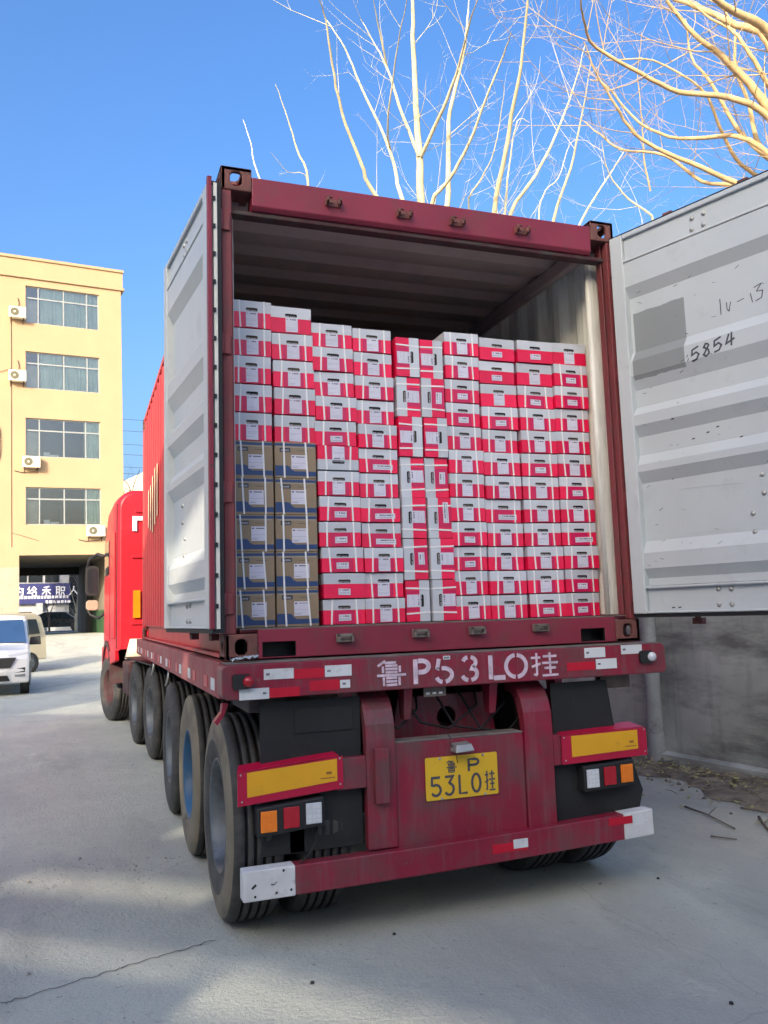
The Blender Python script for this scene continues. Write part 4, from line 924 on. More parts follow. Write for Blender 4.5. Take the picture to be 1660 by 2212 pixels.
m = MB(); m.box((-17.1, -.02, 19.11), (.1, 11, 20.05)); bpart('parapet', m, FACADE)
m = MB(); m.box((-17.15, -.10, 20.05), (.15, 11.1, 20.19)); m.box((-17.15, -.10, 19.06), (.15, -.021, 19.2)); m.box((.1, -.10, 19.06), (.17, 11, 19.2)); bpart('cornice', m, FACADE, bevel=.01)
m = MB(); m.box((-17, -.03, .8), (-5.001, -.002, 4.42)); m.box((-.60, -.03, .8), (0, -.002, 4.42)); bpart('plinth', m, PLINTH)
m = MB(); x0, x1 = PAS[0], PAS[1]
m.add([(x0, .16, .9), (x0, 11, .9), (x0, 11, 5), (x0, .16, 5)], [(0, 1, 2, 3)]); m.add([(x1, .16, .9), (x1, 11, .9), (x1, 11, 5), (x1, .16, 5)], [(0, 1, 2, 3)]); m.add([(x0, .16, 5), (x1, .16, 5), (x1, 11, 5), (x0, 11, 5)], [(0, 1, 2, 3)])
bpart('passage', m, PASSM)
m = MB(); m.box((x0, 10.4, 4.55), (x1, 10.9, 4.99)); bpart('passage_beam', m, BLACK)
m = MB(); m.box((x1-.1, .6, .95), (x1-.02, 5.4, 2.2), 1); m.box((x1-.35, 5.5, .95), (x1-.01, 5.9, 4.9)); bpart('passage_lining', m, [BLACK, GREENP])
for wi, (za, zb_) in enumerate([w_ for w_ in WZ]*2):
    xa, xb = WU if wi < 4 else (-11.6, -8.03); wi4 = wi % 4
    fr = MB(); y0, y1 = .10, .15; t = .055
    fr.box((xa, y0, za), (xb, y1, za+t)); fr.box((xa, y0, zb_-t), (xb, y1, zb_)); fr.box((xa, y0, za+t), (xa+t, y1, zb_-t)); fr.box((xb-t, y0, za+t), (xb, y1, zb_-t))
    ztr = zb_-(zb_-za)*.31; W_ = xb-xa
    mull = [.17, .51, .83] if wi4 < 2 else [.18, .505, .80]
    fr.box((xa+t, y0+.002, ztr-.035), (xb-t, y1-.002, ztr+.035))
    for f in mull: fr.box((xa+W_*f-.03, y0+.001, za+t), (xa+W_*f+.03, y1+.001, zb_-t))
    wo = bpart('window', fr, ALU)
    edges = [0]+mull+[1]
    for i in range(4):
        for (c, d) in ((za+t, ztr-.035), (ztr+.035, zb_-t)):
            a = xa+W_*edges[i]+(.03 if i else t); b = xa+W_*edges[i+1]-(.03 if i < 3 else t)
            pm = MB(); pm.box((a, .118, c), (b, .126, d)); tpart_('pane', pm, GLASS, wo)
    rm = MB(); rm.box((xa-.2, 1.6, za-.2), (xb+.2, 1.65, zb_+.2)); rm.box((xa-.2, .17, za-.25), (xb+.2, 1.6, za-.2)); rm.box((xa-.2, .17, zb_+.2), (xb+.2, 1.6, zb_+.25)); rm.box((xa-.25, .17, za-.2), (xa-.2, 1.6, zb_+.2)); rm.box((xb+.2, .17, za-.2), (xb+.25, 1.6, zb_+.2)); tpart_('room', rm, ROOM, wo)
    def curtain(a, b, zlo=za):
        cm = MB(); N = int((b-a)/.035); pr = [(a+(b-a)*i/N, .24+.03*math.sin(i*1.1+math.sin(i*.37)*2), zlo-.1) for i in range(N+1)]
        cm.sheet(pr, (0, 0, zb_-zlo+.1), (0, .003, 0)); tpart_('curtain', cm, CURT, wo)
    if wi4 < 2: curtain(xa+W_*.2, xb+.1)
    else: curtain(xa+W_*.78, xb+.1)
    sb = MB(); sb.box((xa+.02, .3, za-.1), (xa+W_*.17, .34, zb_-(zb_-za)*.33)); tpart_('blind', sb, BRICK, wo)
    if wi4 >= 2:
        q = MB(); q.box((xa+W_*.24, .2, za), (xa+W_*.32, .35, za+.28)); q.box((xa+W_*.33, .2, za), (xa+W_*.44, .35, za+.17)); tpart_('sill_clutter', q, SIGNW, wo)
def ac(u_px, z, w_, lbl, du=None):
    t = thing('air_conditioner', lbl, 'air conditioner', group='air conditioners on the cream facade')
    t.matrix_basis = MB_ @ Matrix.Translation((u_px, 0, z))
    m = MB(); m.box((-w_/2, -.40, -.28), (w_/2, -.10, .28)); tpart_('casing', m, ACW, t, .02)
    m = MB(); m.lathe([(0, .20), (-.012, .20), (-.012, .17), (0, .17)], (-w_*.17, -.401, 0), 28, axis='Y'); m.lathe([(-.004, .17), (-.005, .001)], (-w_*.17, -.401, 0), 28, axis='Y'); tpart_('fan_grille', m, ACG, t)
    m = MB(); m.lathe([(-.01, .05), (-.02, .04), (-.021, .001)], (-w_*.17, -.405, 0), 16, axis='Y'); tpart_('fan_hub', m, ACW, t)
    m = MB(); 
    for s in (-1, 1): m.box((s*w_*.36-.02, -.42, -.31), (s*w_*.36+.02, 0, -.281)); m.box((s*w_*.36-.015, -.03, -.5), (s*w_*.36+.015, 0, -.31))
    tpart_('bracket', m, DARK, t)
    m = MB(); m.tube([(w_/2-.05, -.2, -.28), (w_*.2, -.1, -.45), (-w_*.5, -.05, -.5), (-w_*.9, -.03, -.42)] if du == 'low' else [(w_*.1, -.1, .28), (w_*.12, -.05, .6), (w_*.05, -.03, .85), (w_*.1, -.02, .7)], .018, 6); tpart_('hose', m, WIRE, t)
ac(-5.10, 17.12, .78, 'white air conditioner left of the topmost wide window')
ac(-5.10, 13.88, .80, 'white air conditioner left of the second window from the top')
ac(-4.47, 9.58, .82, 'white air conditioner under the left end of the third window from the top', 'low')
ac(-1.45, 6.17, .88, 'white air conditioner under the right end of the lowest window', 'low')
m = MB(); m.tube([(-5.36, -.02, 16.8), (-5.35, -.02, 14.3), (-5.35, -.02, 13.4), (-5.34, -.02, 7.0), (-5.33, -.02, 5.4)], .012, 5); m.tube([(-5.35, -.02, 14.3), (-5.8, -.05, 14.1), (-6.4, -.05, 14.0)], .012, 5); m.tube([(-5.35, -.02, 6.1), (-5.0, -.03, 6.0), (-4.1, -.02, 5.7)], .008, 5)
o = bpart('wall_cable', m, WIRE)
m = MB()
for r in (.28, .33, .24): m.tube([(-5.98+.12*math.cos(R(a)), -.06-.02*r, 10.5+(r*3)*math.sin(R(a))*.9) for a in range(0, 361, 20)], .02, 6)
bpart('cable_coil', m, WIRE)

# ================================================================== BEYOND THE PASSAGE
SH = thing('shop_building', 'grey shop with a dark blue sign board seen through the passage', 'building', (0, 0, 0))
sy = 68
def SP(u, v): return YP(u, v, sy)
a = SP(-30, 1150); b = SP(215, 1368)
m = MB(); m.box((a.x, sy, .9), (b.x+2.5, sy+8, 9)); obj('wall', m, SHOPW, SH)
a = SP(10, 1262); b = SP(152, 1303); m = MB(); m.box((a.x, sy-.35, b.z), (b.x, sy-.02, a.z)); sg = obj('sign_board', m, SIGNB, SH)
tx = MB(); k = 0
x = SP(31, 1275).x; ztop = SP(60, 1268).z; hh = .72
for ch in ('grid1', 'grid2', 'he', 'zhi', 'ren'):
    G = {'grid1': [[(.1, 1), (.0, .75)], [(.08, .8), (.08, 0)], [(.08, .8), (.4, .8), (.4, .02), (.08, .02)], [(.08, .42), (.4, .42)], [(.6, 1), (.5, .6)], [(.55, .8), (.95, .8), (.95, .05), (.75, .1)], [(.6, .5), (.75, .35)]],
         'grid2': [[(.2, 1), (.0, .7), (.3, .6), (0, .3), (.4, .3)], [(.65, 1), (.4, .65)], [(.65, 1), (.95, .65)], [(.5, .6), (.85, .6)], [(.5, .4), (.9, .4), (.9, 0), (.5, 0), (.5, .4)]],
         'he': [[(.8, 1), (.2, .88)], [(.05, .62), (.95, .62)], [(.5, .9), (.5, 0)], [(.45, .6), (.05, .15)], [(.55, .6), (.95, .15)]],
         'zhi': [[(.0, .95), (.5, .95)], [(.1, .95), (.1, .1)], [(.4, .95), (.4, 0)], [(.1, .65), (.4, .65)], [(.1, .35), (.4, .35)], [(.6, .9), (.95, .9), (.95, .5), (.6, .5), (.6, .9)], [(.7, .35), (.58, .0)], [(.82, .35), (.97, 0)]],
         'ren': [[(.5, 1), (.45, .6), (.0, 0)], [(.48, .6), (.98, 0)]]}[ch]
    for stt in G: k += 1; ribbon(tx, [(x+.68*p, ztop-hh+hh*q) for p, q in stt], .085, lambda X, Z, l: (X, sy-.355-(.02+.002*(k % 9))*l, Z))
    x += 1.02
x = SP(31, 1290).x; z = SP(60, 1294).z; rr = random.Random(3)
for r in range(2):
    xx = x+(0 if r == 0 else 2.3)
    while xx < SP(148, 1290).x: w_ = rr.uniform(.12, .26); tx.box((xx, sy-.37, z-r*.38), (xx+w_, sy-.352, z+.22-r*.38)); xx += w_+.07
obj('sign_lettering', tx, SIGNW, sg)
a = SP(33, 1312); b = SP(77, 1350); m = MB(); m.box((a.x, sy-.06, .95), (b.x, sy-.01, a.z)); m.box((a.x, sy-.09, SP(50, 1338).z), (b.x-.3, sy-.061, SP(50, 1322).z), 1); obj('shutter', m, [SHUT, BLACK], SH)
a = SP(98, 1312); b = SP(140, 1350); m = MB(); m.box((a.x, sy-.06, .95), (b.x, sy-.01, a.z)); obj('shutter', m, SHUT, SH)
for u0, u1 in ((30, 58), (62, 92), (98, 128), (150, 185)):
    a = SP(u0, 1243); b = SP(u1, 1258 if u0 < 140 else 1340); m = MB(); m.box((a.x, sy-.05, b.z), (b.x, sy-.01, a.z+.8)); obj('window', m, GLASSD, SH)
a = SP(80, 1245).x; m = MB(); m.box((a, sy-.5, .95), (a+.5, sy-.36, 3.2)); obj('pillar', m, SHOPW, SH)
rd = MB(); rd.add([(-30, 55, 1.008), (30, 55, 1.008), (30, 66, 1.008), (-30, 66, 1.008)], [(0, 1, 2, 3)]); struct('road', rd, mat('asphalt', (.09, .095, .11), .8, var=.15, bump=.1))

def car(name, lbl, cat, x, y, rz, zg, L_, prof, wid, body, wheel_x, wr, glass, grp=None):
    """prof: side outline (along, z) ; along = +y local is the rear"""
    t = thing(name, lbl, cat, (x, y, zg), (0, 0, rz), grp)
    m = MB(); n = len(prof); hw = wid/2
    secs = [(-1, .93), (-.93, 1.0), (.93, 1.0), (1, .93)]
    def sec(xf, sc): 
        out = []
        for (a, z) in prof:
            tum = 1 - max(0, (z-.95))*.16
            out.append((hw*xf*(tum), a*(.985 if abs(xf) == 1 and 0 else 1), z))
        return out
    rows = [sec(f, c) for f, c in ((-1, 0), (-.5, 0), (.5, 0), (1, 0))]
    # slightly bowed ends
    for ri, f in ((1, .5), (2, .5)):
        rows[ri] = [(x_, a+(-.07 if a < 0 else .05) if z > .25 else a, z+(.03 if z > 1.3 else 0)) for (x_, a, z) in rows[ri]]
    for r in rows: m.v += r
    for i in range(3):
        for j in range(n): m.f.append([i*n+j, i*n+(j+1) % n, (i+1)*n+(j+1) % n, (i+1)*n+j]); m.m.append(0); m.sm.append(False)
    m.f.append(list(range(n))[::-1]); m.m.append(0); m.sm.append(False); m.f.append([3*n+j for j in range(n)]); m.m.append(0); m.sm.append(False)
    b = tpart_('body', m, body, t, .045)
    for wx in wheel_x:
        for s in (-1, 1):
            q = MB(); q.lathe([(0, .001), (0, wr*.98), (-s*.03, wr), (-s*.19, wr), (-s*.2, .001)], (s*(hw+.005), wx, wr), 24, mi=0); ty = tpart_('tyre', q, TYRE, t)
            q = MB(); q.lathe([(s*.004, .001), (s*.012, wr*.3), (s*.003, wr*.62)], (s*(hw+.008), wx, wr), 20); tpart_('rim', q, RIM, t)
            q = MB(); q.lathe([(s*.0, .001), (s*.0, wr*1.18)], (s*(hw+.002), wx, wr*1.05), 28); tpart_('wheel_arch', q, BLACK, t)
    for nm, pts, mt in glass:
        q = MB(); c = sum((Vector(p) for p in pts), Vector())/len(pts); nrm = (Vector(pts[1])-Vector(pts[0])).cross(Vector(pts[2])-Vector(pts[0])).normalized()
        if nrm.dot(c-Vector((0, 0, .8))) < 0: nrm = -nrm
        q.prism([tuple(Vector(p)+nrm*.004) for p in pts], nrm*.014); tpart_(nm, q, mt, t, .004)
    return t
# white minivan: local -y is its front
fp = [(-2.15, .28), (-2.22, .55), (-2.20, .80), (-2.10, 1.0), (-1.45, 1.12), (-.85, 1.68), (-.5, 1.76), (1.9, 1.74), (2.15, 1.5), (2.2, .9), (2.15, .28)]
F = -2.245
wg = [('windscreen', [(-.80, -1.52, 1.15), (.80, -1.52, 1.15), (.72, -.95, 1.66), (-.72, -.95, 1.66)], WSHIELD),
      ('grille', [(-.5, F-.05, .62), (.5, F-.05, .62), (.62, F-.03, .84), (-.62, F-.03, .84)], BLACK),
      ('headlamp', [(.50, F+.02, .80), (.84, F+.10, .84), (.86, F+.12, .95), (.45, F+.03, .90)], LENSW), ('headlamp', [(-.50, F+.02, .80), (-.84, F+.10, .84), (-.86, F+.12, .95), (-.45, F+.03, .90)], LENSW),
      ('air_intake', [(.56, F+.005, .50), (.80, F+.03, .52), (.80, F+.03, .62), (.62, F+.005, .60)], BLACK), ('air_intake', [(-.56, F+.005, .50), (-.80, F+.03, .52), (-.80, F+.03, .62), (-.62, F+.005, .60)], BLACK),
      ('fog_lamp', [(.58, F+.01, .43), (.80, F+.03, .43), (.80, F+.03, .48), (.6, F+.01, .47)], CHROME),
      ('lower_grille', [(-.5, F-.03, .34), (.5, F-.03, .34), (.44, F-.05, .46), (-.44, F-.05, .46)], BLACK),
      ('side_window', [(.82, -1.0, 1.18), (.82, 1.8, 1.18), (.76, 1.75, 1.58), (.76, -.75, 1.58)], GLASSD), ('side_window', [(-.82, -1.0, 1.18), (-.82, 1.8, 1.18), (-.76, 1.75, 1.58), (-.76, -.75, 1.58)], GLASSD)]
vc = ZP(57, 1503, 0)
vt = R(2.5)
van = car('minivan', 'white minivan with dark grille parked facing the yard, cut by the left edge', 'van', vc.x-.93, vc.y+2.25, vt, 0, 4.4, fp, 1.76, VANW, (-1.45, 1.35), .31, wg)
for s in (-1, 1):
    m = MB(); m.hexa([(s*.86, -1.02, 1.08), (s*1.12, -1.02, 1.08), (s*1.12, -.9, 1.08), (s*.86, -.9, 1.08)], [(s*.88, -1.0, 1.26), (s*1.10, -1.0, 1.28), (s*1.10, -.9, 1.28), (s*.88, -.9, 1.26)]); tpart_('wing_mirror', m, BLACK, van, .02)
# beige microbus
fb = [(-1.95, .35), (-2.0, .8), (-1.9, 1.15), (-1.6, 1.75), (-1.3, 1.90), (1.5, 1.92), (1.75, 1.8), (1.9, 1.2), (1.92, .4)]
bg_ = [('side_window', [(.80, .95, 1.22), (.80, 1.62, 1.24), (.755, 1.50, 1.72), (.755, .95, 1.72)], GLASSD), ('side_window', [(.80, -.05, 1.22), (.80, .80, 1.22), (.755, .80, 1.72), (.755, -.05, 1.72)], GLASSD), ('side_window', [(.80, -1.2, 1.22), (.80, -.2, 1.22), (.755, -.2, 1.72), (.755, -1.05, 1.72)], GLASSD),
       ('side_window', [(-.80, -1.2, 1.22), (-.80, 1.6, 1.22), (-.755, 1.5, 1.72), (-.755, -1.05, 1.72)], GLASSD)]
bc = ZP(73, 1450, 0)
car('microbus', 'dusty beige microbus parked behind the white minivan, showing its side windows', 'van', bc.x-1.55, bc.y-.9, R(-48), 0, 3.9, fb, 1.62, VANB, (-1.25, 1.25), .29, bg_)
# black saloon beyond the passage
fc = [(-2.3, .3), (-2.3, .7), (-1.3, .9), (-.7, 1.35), (.7, 1.38), (1.5, .98), (2.25, .9), (2.3, .3)]
cc = YP(120, 1356, 61)
car('saloon_car', 'black saloon car standing in the street beyond the passage', 'car', cc.x, 61, R(90), 1.01, 4.6, fc, 1.75, CARBLK, (-1.4, 1.35), .32, [('side_window', [(-.80, -.95, .98), (-.80, 1.2, .98), (-.75, .65, 1.28), (-.75, -.6, 1.28)], GLASSD), ('side_window', [(.80, -.95, .98), (.80, 1.2, .98), (.75, .65, 1.28), (.75, -.6, 1.28)], GLASSD)])
# distant house right of the building + power lines
hp = YP(292, 1100, 95); HS = thing('gabled_house', 'pale cream gabled house far off between the yellow building and the container', 'house', (hp.x, 95, 0))
m = MB(); m.prism([(hp.x-5, 95, 1), (hp.x+9, 95, 1), (hp.x+9, 95, YP(300, 1020, 95).z), (hp.x+3, 95, YP(300, 1000, 95).z), (hp.x-5, 95, YP(268, 1075, 95).z)], (0, 9, 0)); obj('wall', m, HOUSE, HS)
m = MB(); m.box((hp.x-1, 94.8, 12), (hp.x+.4, 94.99, 14)); obj('window', m, GLASSD, HS)
PP = thing('utility_pole', 'concrete utility pole carrying power lines behind the yellow building', 'pole', (YP(252, 1000, 75).x-3, 75, 1))
bx_ = YP(252, 1000, 75).x-3
m = MB(); m.tube([(bx_, 75, 1), (bx_, 75, 20)], [.18, .11], 12); obj('shaft', m, POLE, PP)
for i, v in enumerate((905, 930, 959, 981, 1008, 1022)):
    zc = YP(280, v, 75).z; m = MB(); m.tube([(bx_-.0, 75, zc+.05), (bx_+6, 75, zc-.1), (bx_+14, 75.5, zc-.15), (bx_+26, 76, zc+.1)], .018, 5); tag(obj('power_line', m, WIRE), 'thin black power line, %s of six beside the yellow building' % ('topmost', 'second from top', 'third from top', 'fourth from top', 'second from the bottom', 'lowest')[i], 'power line', 'power lines against the sky')

GROOVE2 = mat('joint_tar', (.14, .14, .13), .9)
# ================================================================== WALL, POLE AND LITTER ON THE RIGHT
cw = thing('concrete_wall', 'stained grey concrete boundary wall on the right behind the open door', 'wall', (3.4, 3, 0))
def wx(y): return 3.38-(y-3.2)*.11 if y < 3.2 else 3.38+(y-3.2)*.01
m = MB(); ys_ = [-6, -2, 1, 3.2, 8, 14, 22, 32]
for a, b in zip(ys_, ys_[1:]): m.hexa([(wx(a), a, -.05), (wx(a)+.3, a, -.05), (wx(b)+.3, b, -.05), (wx(b), b, -.05)], [(wx(a), a, 2.3), (wx(a)+.3, a, 2.3), (wx(b)+.3, b, 2.3), (wx(b), b, 2.3)])
obj('masonry', m, CONC, cw)
m = MB()
for a, b in zip(ys_, ys_[1:]): m.hexa([(wx(a)-.04, a, 2.301), (wx(a)+.34, a, 2.301), (wx(b)+.34, b, 2.301), (wx(b)-.04, b, 2.301)], [(wx(a)-.04, a, 2.4), (wx(a)+.34, a, 2.4), (wx(b)+.34, b, 2.4), (wx(b)-.04, b, 2.4)])
obj('coping', m, CONC, cw)
m = MB()
for a, b in ((-4, 1), (1, 3.1), (3.5, 8), (8, 15)): m.hexa([(wx(a)-.10, a, 0), (wx(a)-.002, a, 0), (wx(b)-.002, b, 0), (wx(b)-.10, b, 0)], [(wx(a)-.08, a, .13), (wx(a)-.002, a, .15), (wx(b)-.002, b, .15), (wx(b)-.08, b, .13)])
obj('footing', m, CONC, cw)
pb = ZP(1423, 1655, 0); m = MB(); m.tube([(pb.x, pb.y, -.05), (pb.x, pb.y, .08), (pb.x, pb.y, .6), (pb.x, pb.y+.02, 2.2), (pb.x, pb.y+.03, 5.2)], [.105, .085, .072, .068, .06], 16)
tag(obj('post', m, POLE), 'pale grey round post with a flared foot standing against the concrete wall', 'post')
m = MB(); m.tube([(pb.x-.3, 5.6, 0), (pb.x-.3, 5.6, 2.6)], [.12, .11], 12); tag(obj('stump_post', m, mat('stump_grey', (.16, .15, .14), .9, var=.3, bump=.3)), 'dark weathered post further back between the trailer and the wall', 'post')
lf = MB(); rr = random.Random(8)
for i in range(1500):
    y = rr.uniform(.2, 7.5); x = wx(y)-.04-abs(rr.gauss(0, .42)); sz = rr.uniform(.010, .034); a = rr.uniform(0, 6.3); z = .035+rr.uniform(0, .06) if x > wx(y)-.5 else .01
    d = Vector((math.cos(a), math.sin(a), rr.uniform(-.3, .3)))*sz; e = Vector((-math.sin(a), math.cos(a), rr.uniform(-.4, .4)))*sz*.5; c = Vector((x, y, z+.01))
    lf.add([c-d, c+e, c+d+Vector((0, 0, .006)), c-e], [(0, 1, 2, 3)])
o = obj('leaf_litter', lf, LEAF); o['kind'] = 'stuff'; o['label'] = 'dry leaves scattered on the verge'
tw_ = MB()
for i in range(260):
    y = rr.uniform(.3, 7); x = wx(y)-.05-abs(rr.gauss(0, .35)); a = rr.uniform(0, 6.3); L_ = rr.uniform(.04, .18); z = .07
    p = Vector((x, y, z)); q = p+Vector((math.cos(a)*L_, math.sin(a)*L_, rr.uniform(-.02, .03))); tw_.tube([p, (p+q)/2+Vector((rr.uniform(-.01, .01), rr.uniform(-.01, .01), .01)), q], [.004, .003, .0015], 4)
o = obj('twig_litter', tw_, STICK); o['kind'] = 'stuff'; o['label'] = 'dry twigs scattered on the verge'
cl_ = MB()
for i in range(500):
    y = rr.uniform(.2, 9); x = wx(y)-.03-abs(rr.gauss(0, .33)); s = rr.uniform(.008, .03); c = Vector((x, y, .04 if x > wx(y)-.5 else .004))
    P6 = [c+Vector(v)*s*rr.uniform(.6, 1.2) for v in ((1, 0, 0), (0, 1, 0), (-1, 0, 0), (0, -1, 0), (0, 0, .8), (0, 0, -.6))]
    cl_.add(P6, [(0, 1, 4), (1, 2, 4), (2, 3, 4), (3, 0, 4), (1, 0, 5), (2, 1, 5), (3, 2, 5), (0, 3, 5)])
o = obj('soil_clods', cl_, DIRT); o['kind'] = 'stuff'; o['label'] = 'crumbs of soil along the verge'
# joints between the concrete slabs of the yard
for pts_ in ([(-60, 1512), (120, 1482), (235, 1462)],):
    m = MB(); PT = [ZP(u, v, 0) for u, v in pts_]; ribbon(m, [(p.x, p.y) for p in PT], .02, lambda x, y, l: (x, y, .004+.0005*l)); struct('slab_joint', m, GROOVE2)
gr_ = MB()
for i in range(1500):
    y = rr.uniform(-3.2, 12); x = rr.uniform(-6, 3.2) if rr.random() < .6 else rr.uniform(-5, -1.3)
    if rr.random() < .25: y = rr.gauss(1.6, .3); x = rr.uniform(-2.6, -1.25)
    s = rr.uniform(.002, .007) if rr.random() < .96 else rr.uniform(.008, .014); c = Vector((x, y, gz(y)+s*.4))
    P6 = [c+Vector(v)*s*rr.uniform(.6, 1.2) for v in ((1, 0, 0), (0, 1, 0), (-1, 0, 0), (0, -1, 0), (0, 0, .8), (0, 0, -.6))]
    gr_.add(P6, [(0, 1, 4), (1, 2, 4), (2, 3, 4), (3, 0, 4), (1, 0, 5), (2, 1, 5), (3, 2, 5), (0, 3, 5)])
o = obj('grit', gr_, STONE); o['kind'] = 'stuff'; o['label'] = 'grit and small stones on the concrete'
for i, (pl_s, r, lb) in enumerate(((((1480, 1742), (1530, 1760), (1588, 1790)), .014, 'long dead branch lying on the ground right of the trailer'), (((1536, 1806), (1592, 1813)), .010, 'short dark stick lying below the long branch'), (((1600, 1745), (1660, 1755)), .012, 'thin stick at the right edge by the wall'), (((1640, 1765), (1650, 1780), (1664, 1796)), .02, 'forked dark twig at the right edge of the concrete'))):
    m = MB(); p = [ZP(u, v, .015) for u, v in pl_s]; m.tube(p, [r*.55]+[r*.4]*(len(p)-1), 7)
    if i in (0, 3): m.tube([p[1], p[1]+Vector((.12, .05, .03))], [r*.3, r*.1], 6)
    tag(obj('fallen_branch', m, STICK), lb, 'branch', 'dead branches on the ground')
for i, (u, v) in enumerate(((852, 2017), (1422, 1897), (1580, 2166), (675, 2122))):
    c = ZP(u, v, .006); m = MB(); m.lathe([(-.006, .001), (-.004, .009), (.003, .008), (.006, .001)], (c.x, c.y, c.z), 9, axis='Z'); tag(obj('pebble', m, BLACK), ('dark pebble on the concrete below the bumper', 'small dark pebble right of the bumper end', 'dark pebble at the lower right of the yard', 'dark pebble in the light patch at the lower left')[i], 'pebble', 'dark pebbles on the concrete')

# ================================================================== TREES
def tree(label, base, limbs, bark, seed, dens=1., tw=1., fork=None, ang=(.5, 1.0), lift=.5, dark=0.0):
    """limbs: list of (points[(x,y,z)], r0, r1)"""
    rr = random.Random(seed)
    def smooth(P_):
        P_ = [Vector(p) for p in P_]; Q_ = [P_[0]*2-P_[1]]+P_+[P_[-1]*2-P_[-2]]; out = []
        for i in range(1, len(Q_)-2):
            a, b, c, d = Q_[i-1:i+3]; n_ = 4
            for k_ in range(n_):
                t = k_/n_; p = ((b*2)+(c-a)*t+(a*2-b*5+c*4-d)*t*t+(b*3-a-c*3+d)*t*t*t)*.5
                if 0 < k_: p = p+Vector((rr.uniform(-1, 1), rr.uniform(-1, 1), rr.uniform(-1, 1)))*.009
                out.append(p)
        return out+[P_[-1]]
    limbs = [(smooth(p_), a_, b_) for p_, a_, b_ in limbs]
    T = thing('bare_tree', label, 'tree', (base[0], base[1], 0), group='bare trees behind the container')
    tm = MB(); 
    if fork: tm.tube([(base[0], base[1], -.1), (base[0]+.05, base[1], .4), ((base[0]+fork[0])/2, (base[1]+fork[1])/2, fork[2]/2), fork[:3]], [fork[3]*1.5, fork[3]*1.2, fork[3]*1.05, fork[3]], 12)
    for pts, r0, r1 in limbs:
        n = len(pts); tm.tube(pts, [r0+(r1-r0)*i/(n-1) for i in range(n)], 7, caps=False)
    obj('trunk', tm, bark, T)
    cm = MB(); dm = MB()
    def grow(p, d, L_, r, depth):
        n = 5 if depth < 2 else 3; pts = [p]; q = Vector(p); dd = d.normalized(); bend = Vector((rr.uniform(-.25, .25), rr.uniform(-.25, .25), lift*rr.uniform(.3, 1.2)))
        for i in range(n):
            dd = (dd+bend*.28+Vector((rr.uniform(-.12, .12), rr.uniform(-.12, .12), rr.uniform(-.1, .1)))).normalized(); q = q+dd*L_/n; pts.append(q.copy())
            if depth < 2 and i > 0 and rr.random() < .55*dens:
                s = dd.cross(Vector((rr.uniform(-1, 1), rr.uniform(-1, 1), rr.uniform(-1, 1)))).normalized()
                grow(q, dd*.6+s*rr.uniform(.5, 1.0), L_*rr.uniform(.3, .55), r*.5, depth+1)
        (dm if rr.random() < dark and depth > 0 else cm).tube(pts, [r*(1-.8*i/(n)) for i in range(n+1)], 4, caps=False)
    for pts, r0, r1 in limbs:
        pts = [Vector(p) for p in pts]
        for a, b in zip(pts, pts[1:]):
            L_ = (b-a).length; N = int(L_*1.9*dens+rr.random())
            for i in range(N):
                if rr.random() > .8: continue
                t = rr.random(); p = a.lerp(b, t); ax = (b-a).normalized(); s = ax.cross(Vector((rr.uniform(-1, 1), rr.uniform(-1, 1), rr.uniform(-1, 1)))).normalized()
                rad = max(.0042, min(.009, (r0+r1)/2*.25)); grow(p, ax*rr.uniform(.3, .9)+s*rr.uniform(.6, 1.1), rr.uniform(.6, 1.9)*tw, rad, 0)
    c = obj('crown', cm, bark, T)
    if dm.v: obj('twigs', dm, TWIGD, T)['kind'] = 'stuff'
    return T
def limb(px, d0, d1, r0, r1, ext=0):
    r0, r1 = r0*.72, r1*.6
    n = len(px); P = [DP(u, v, d0+(d1-d0)*i/(n-1)) for i, (u, v) in enumerate(px)]
    return (P, r0, r1)
def z2(pts): return [(518.4+x*.6876, y*.6876) for x, y in pts]
D = 15.5
A = [limb([(935, 560)]+z2([(570, 635), (565, 480), (553, 330), (545, 150), (543, 0)])+[(886, -90)], D, D+.8, .115, .03),
     limb([(935, 560)]+z2([(425, 612), (380, 510), (320, 350), (290, 200), (270, 60), (250, 0)]), D, D-.8, .06, .012),
     limb([(935, 560)]+z2([(510, 625), (490, 540), (455, 430), (380, 270), (330, 150), (270, 60)]), D, D+1.5, .06, .015),
     limb(z2([(563, 490), (500, 330), (465, 220), (430, 150), (380, 60)]), D+.2, D+1.2, .045, .01), limb(z2([(465, 220), (440, 100), (420, 0)]), D+.8, D+.4, .03, .01),
     limb(z2([(480, 500), (465, 400), (490, 180), (525, 0)]), D+.9, D-.9, .03, .01), limb(z2([(570, 490), (640, 340), (690, 200), (720, 80), (748, 0)]), D+.2, D-1.1, .05, .012),
     limb([(935, 560)]+z2([(652, 645), (655, 480), (660, 350), (700, 180), (715, 60), (720, 0)]), D, D+.6, .08, .015),
     limb([(935, 560)]+z2([(605, 640), (660, 560), (720, 450), (770, 320), (830, 170), (853, 100)]), D, D-1.4, .06, .01)]
b0 = DP(935, 560, D)
tree('tall bare tree with pale yellow trunk rising just behind the middle of the container', (b0.x, b0.y, 0), A, BARK, 5, .95, 1.1, (b0.x, b0.y, b0.z, .13))
B = [limb([(1085, 600)]+z2([(800, 668), (835, 480), (860, 330), (885, 200), (905, 0)])+[(1150, -60)], 17, 16, .08, .02), limb([(1085, 600)]+z2([(850, 675), (930, 550), (990, 430), (1050, 270), (1085, 140)]), 17, 18, .065, .012),
     limb([(1085, 600)]+z2([(835, 640), (850, 500), (872, 380), (912, 385)]), 17, 17.4, .035, .008), limb([(1085, 600)]+z2([(720, 655), (760, 560), (800, 470), (830, 300), (822, 250)]), 17, 16.2, .03, .006)]
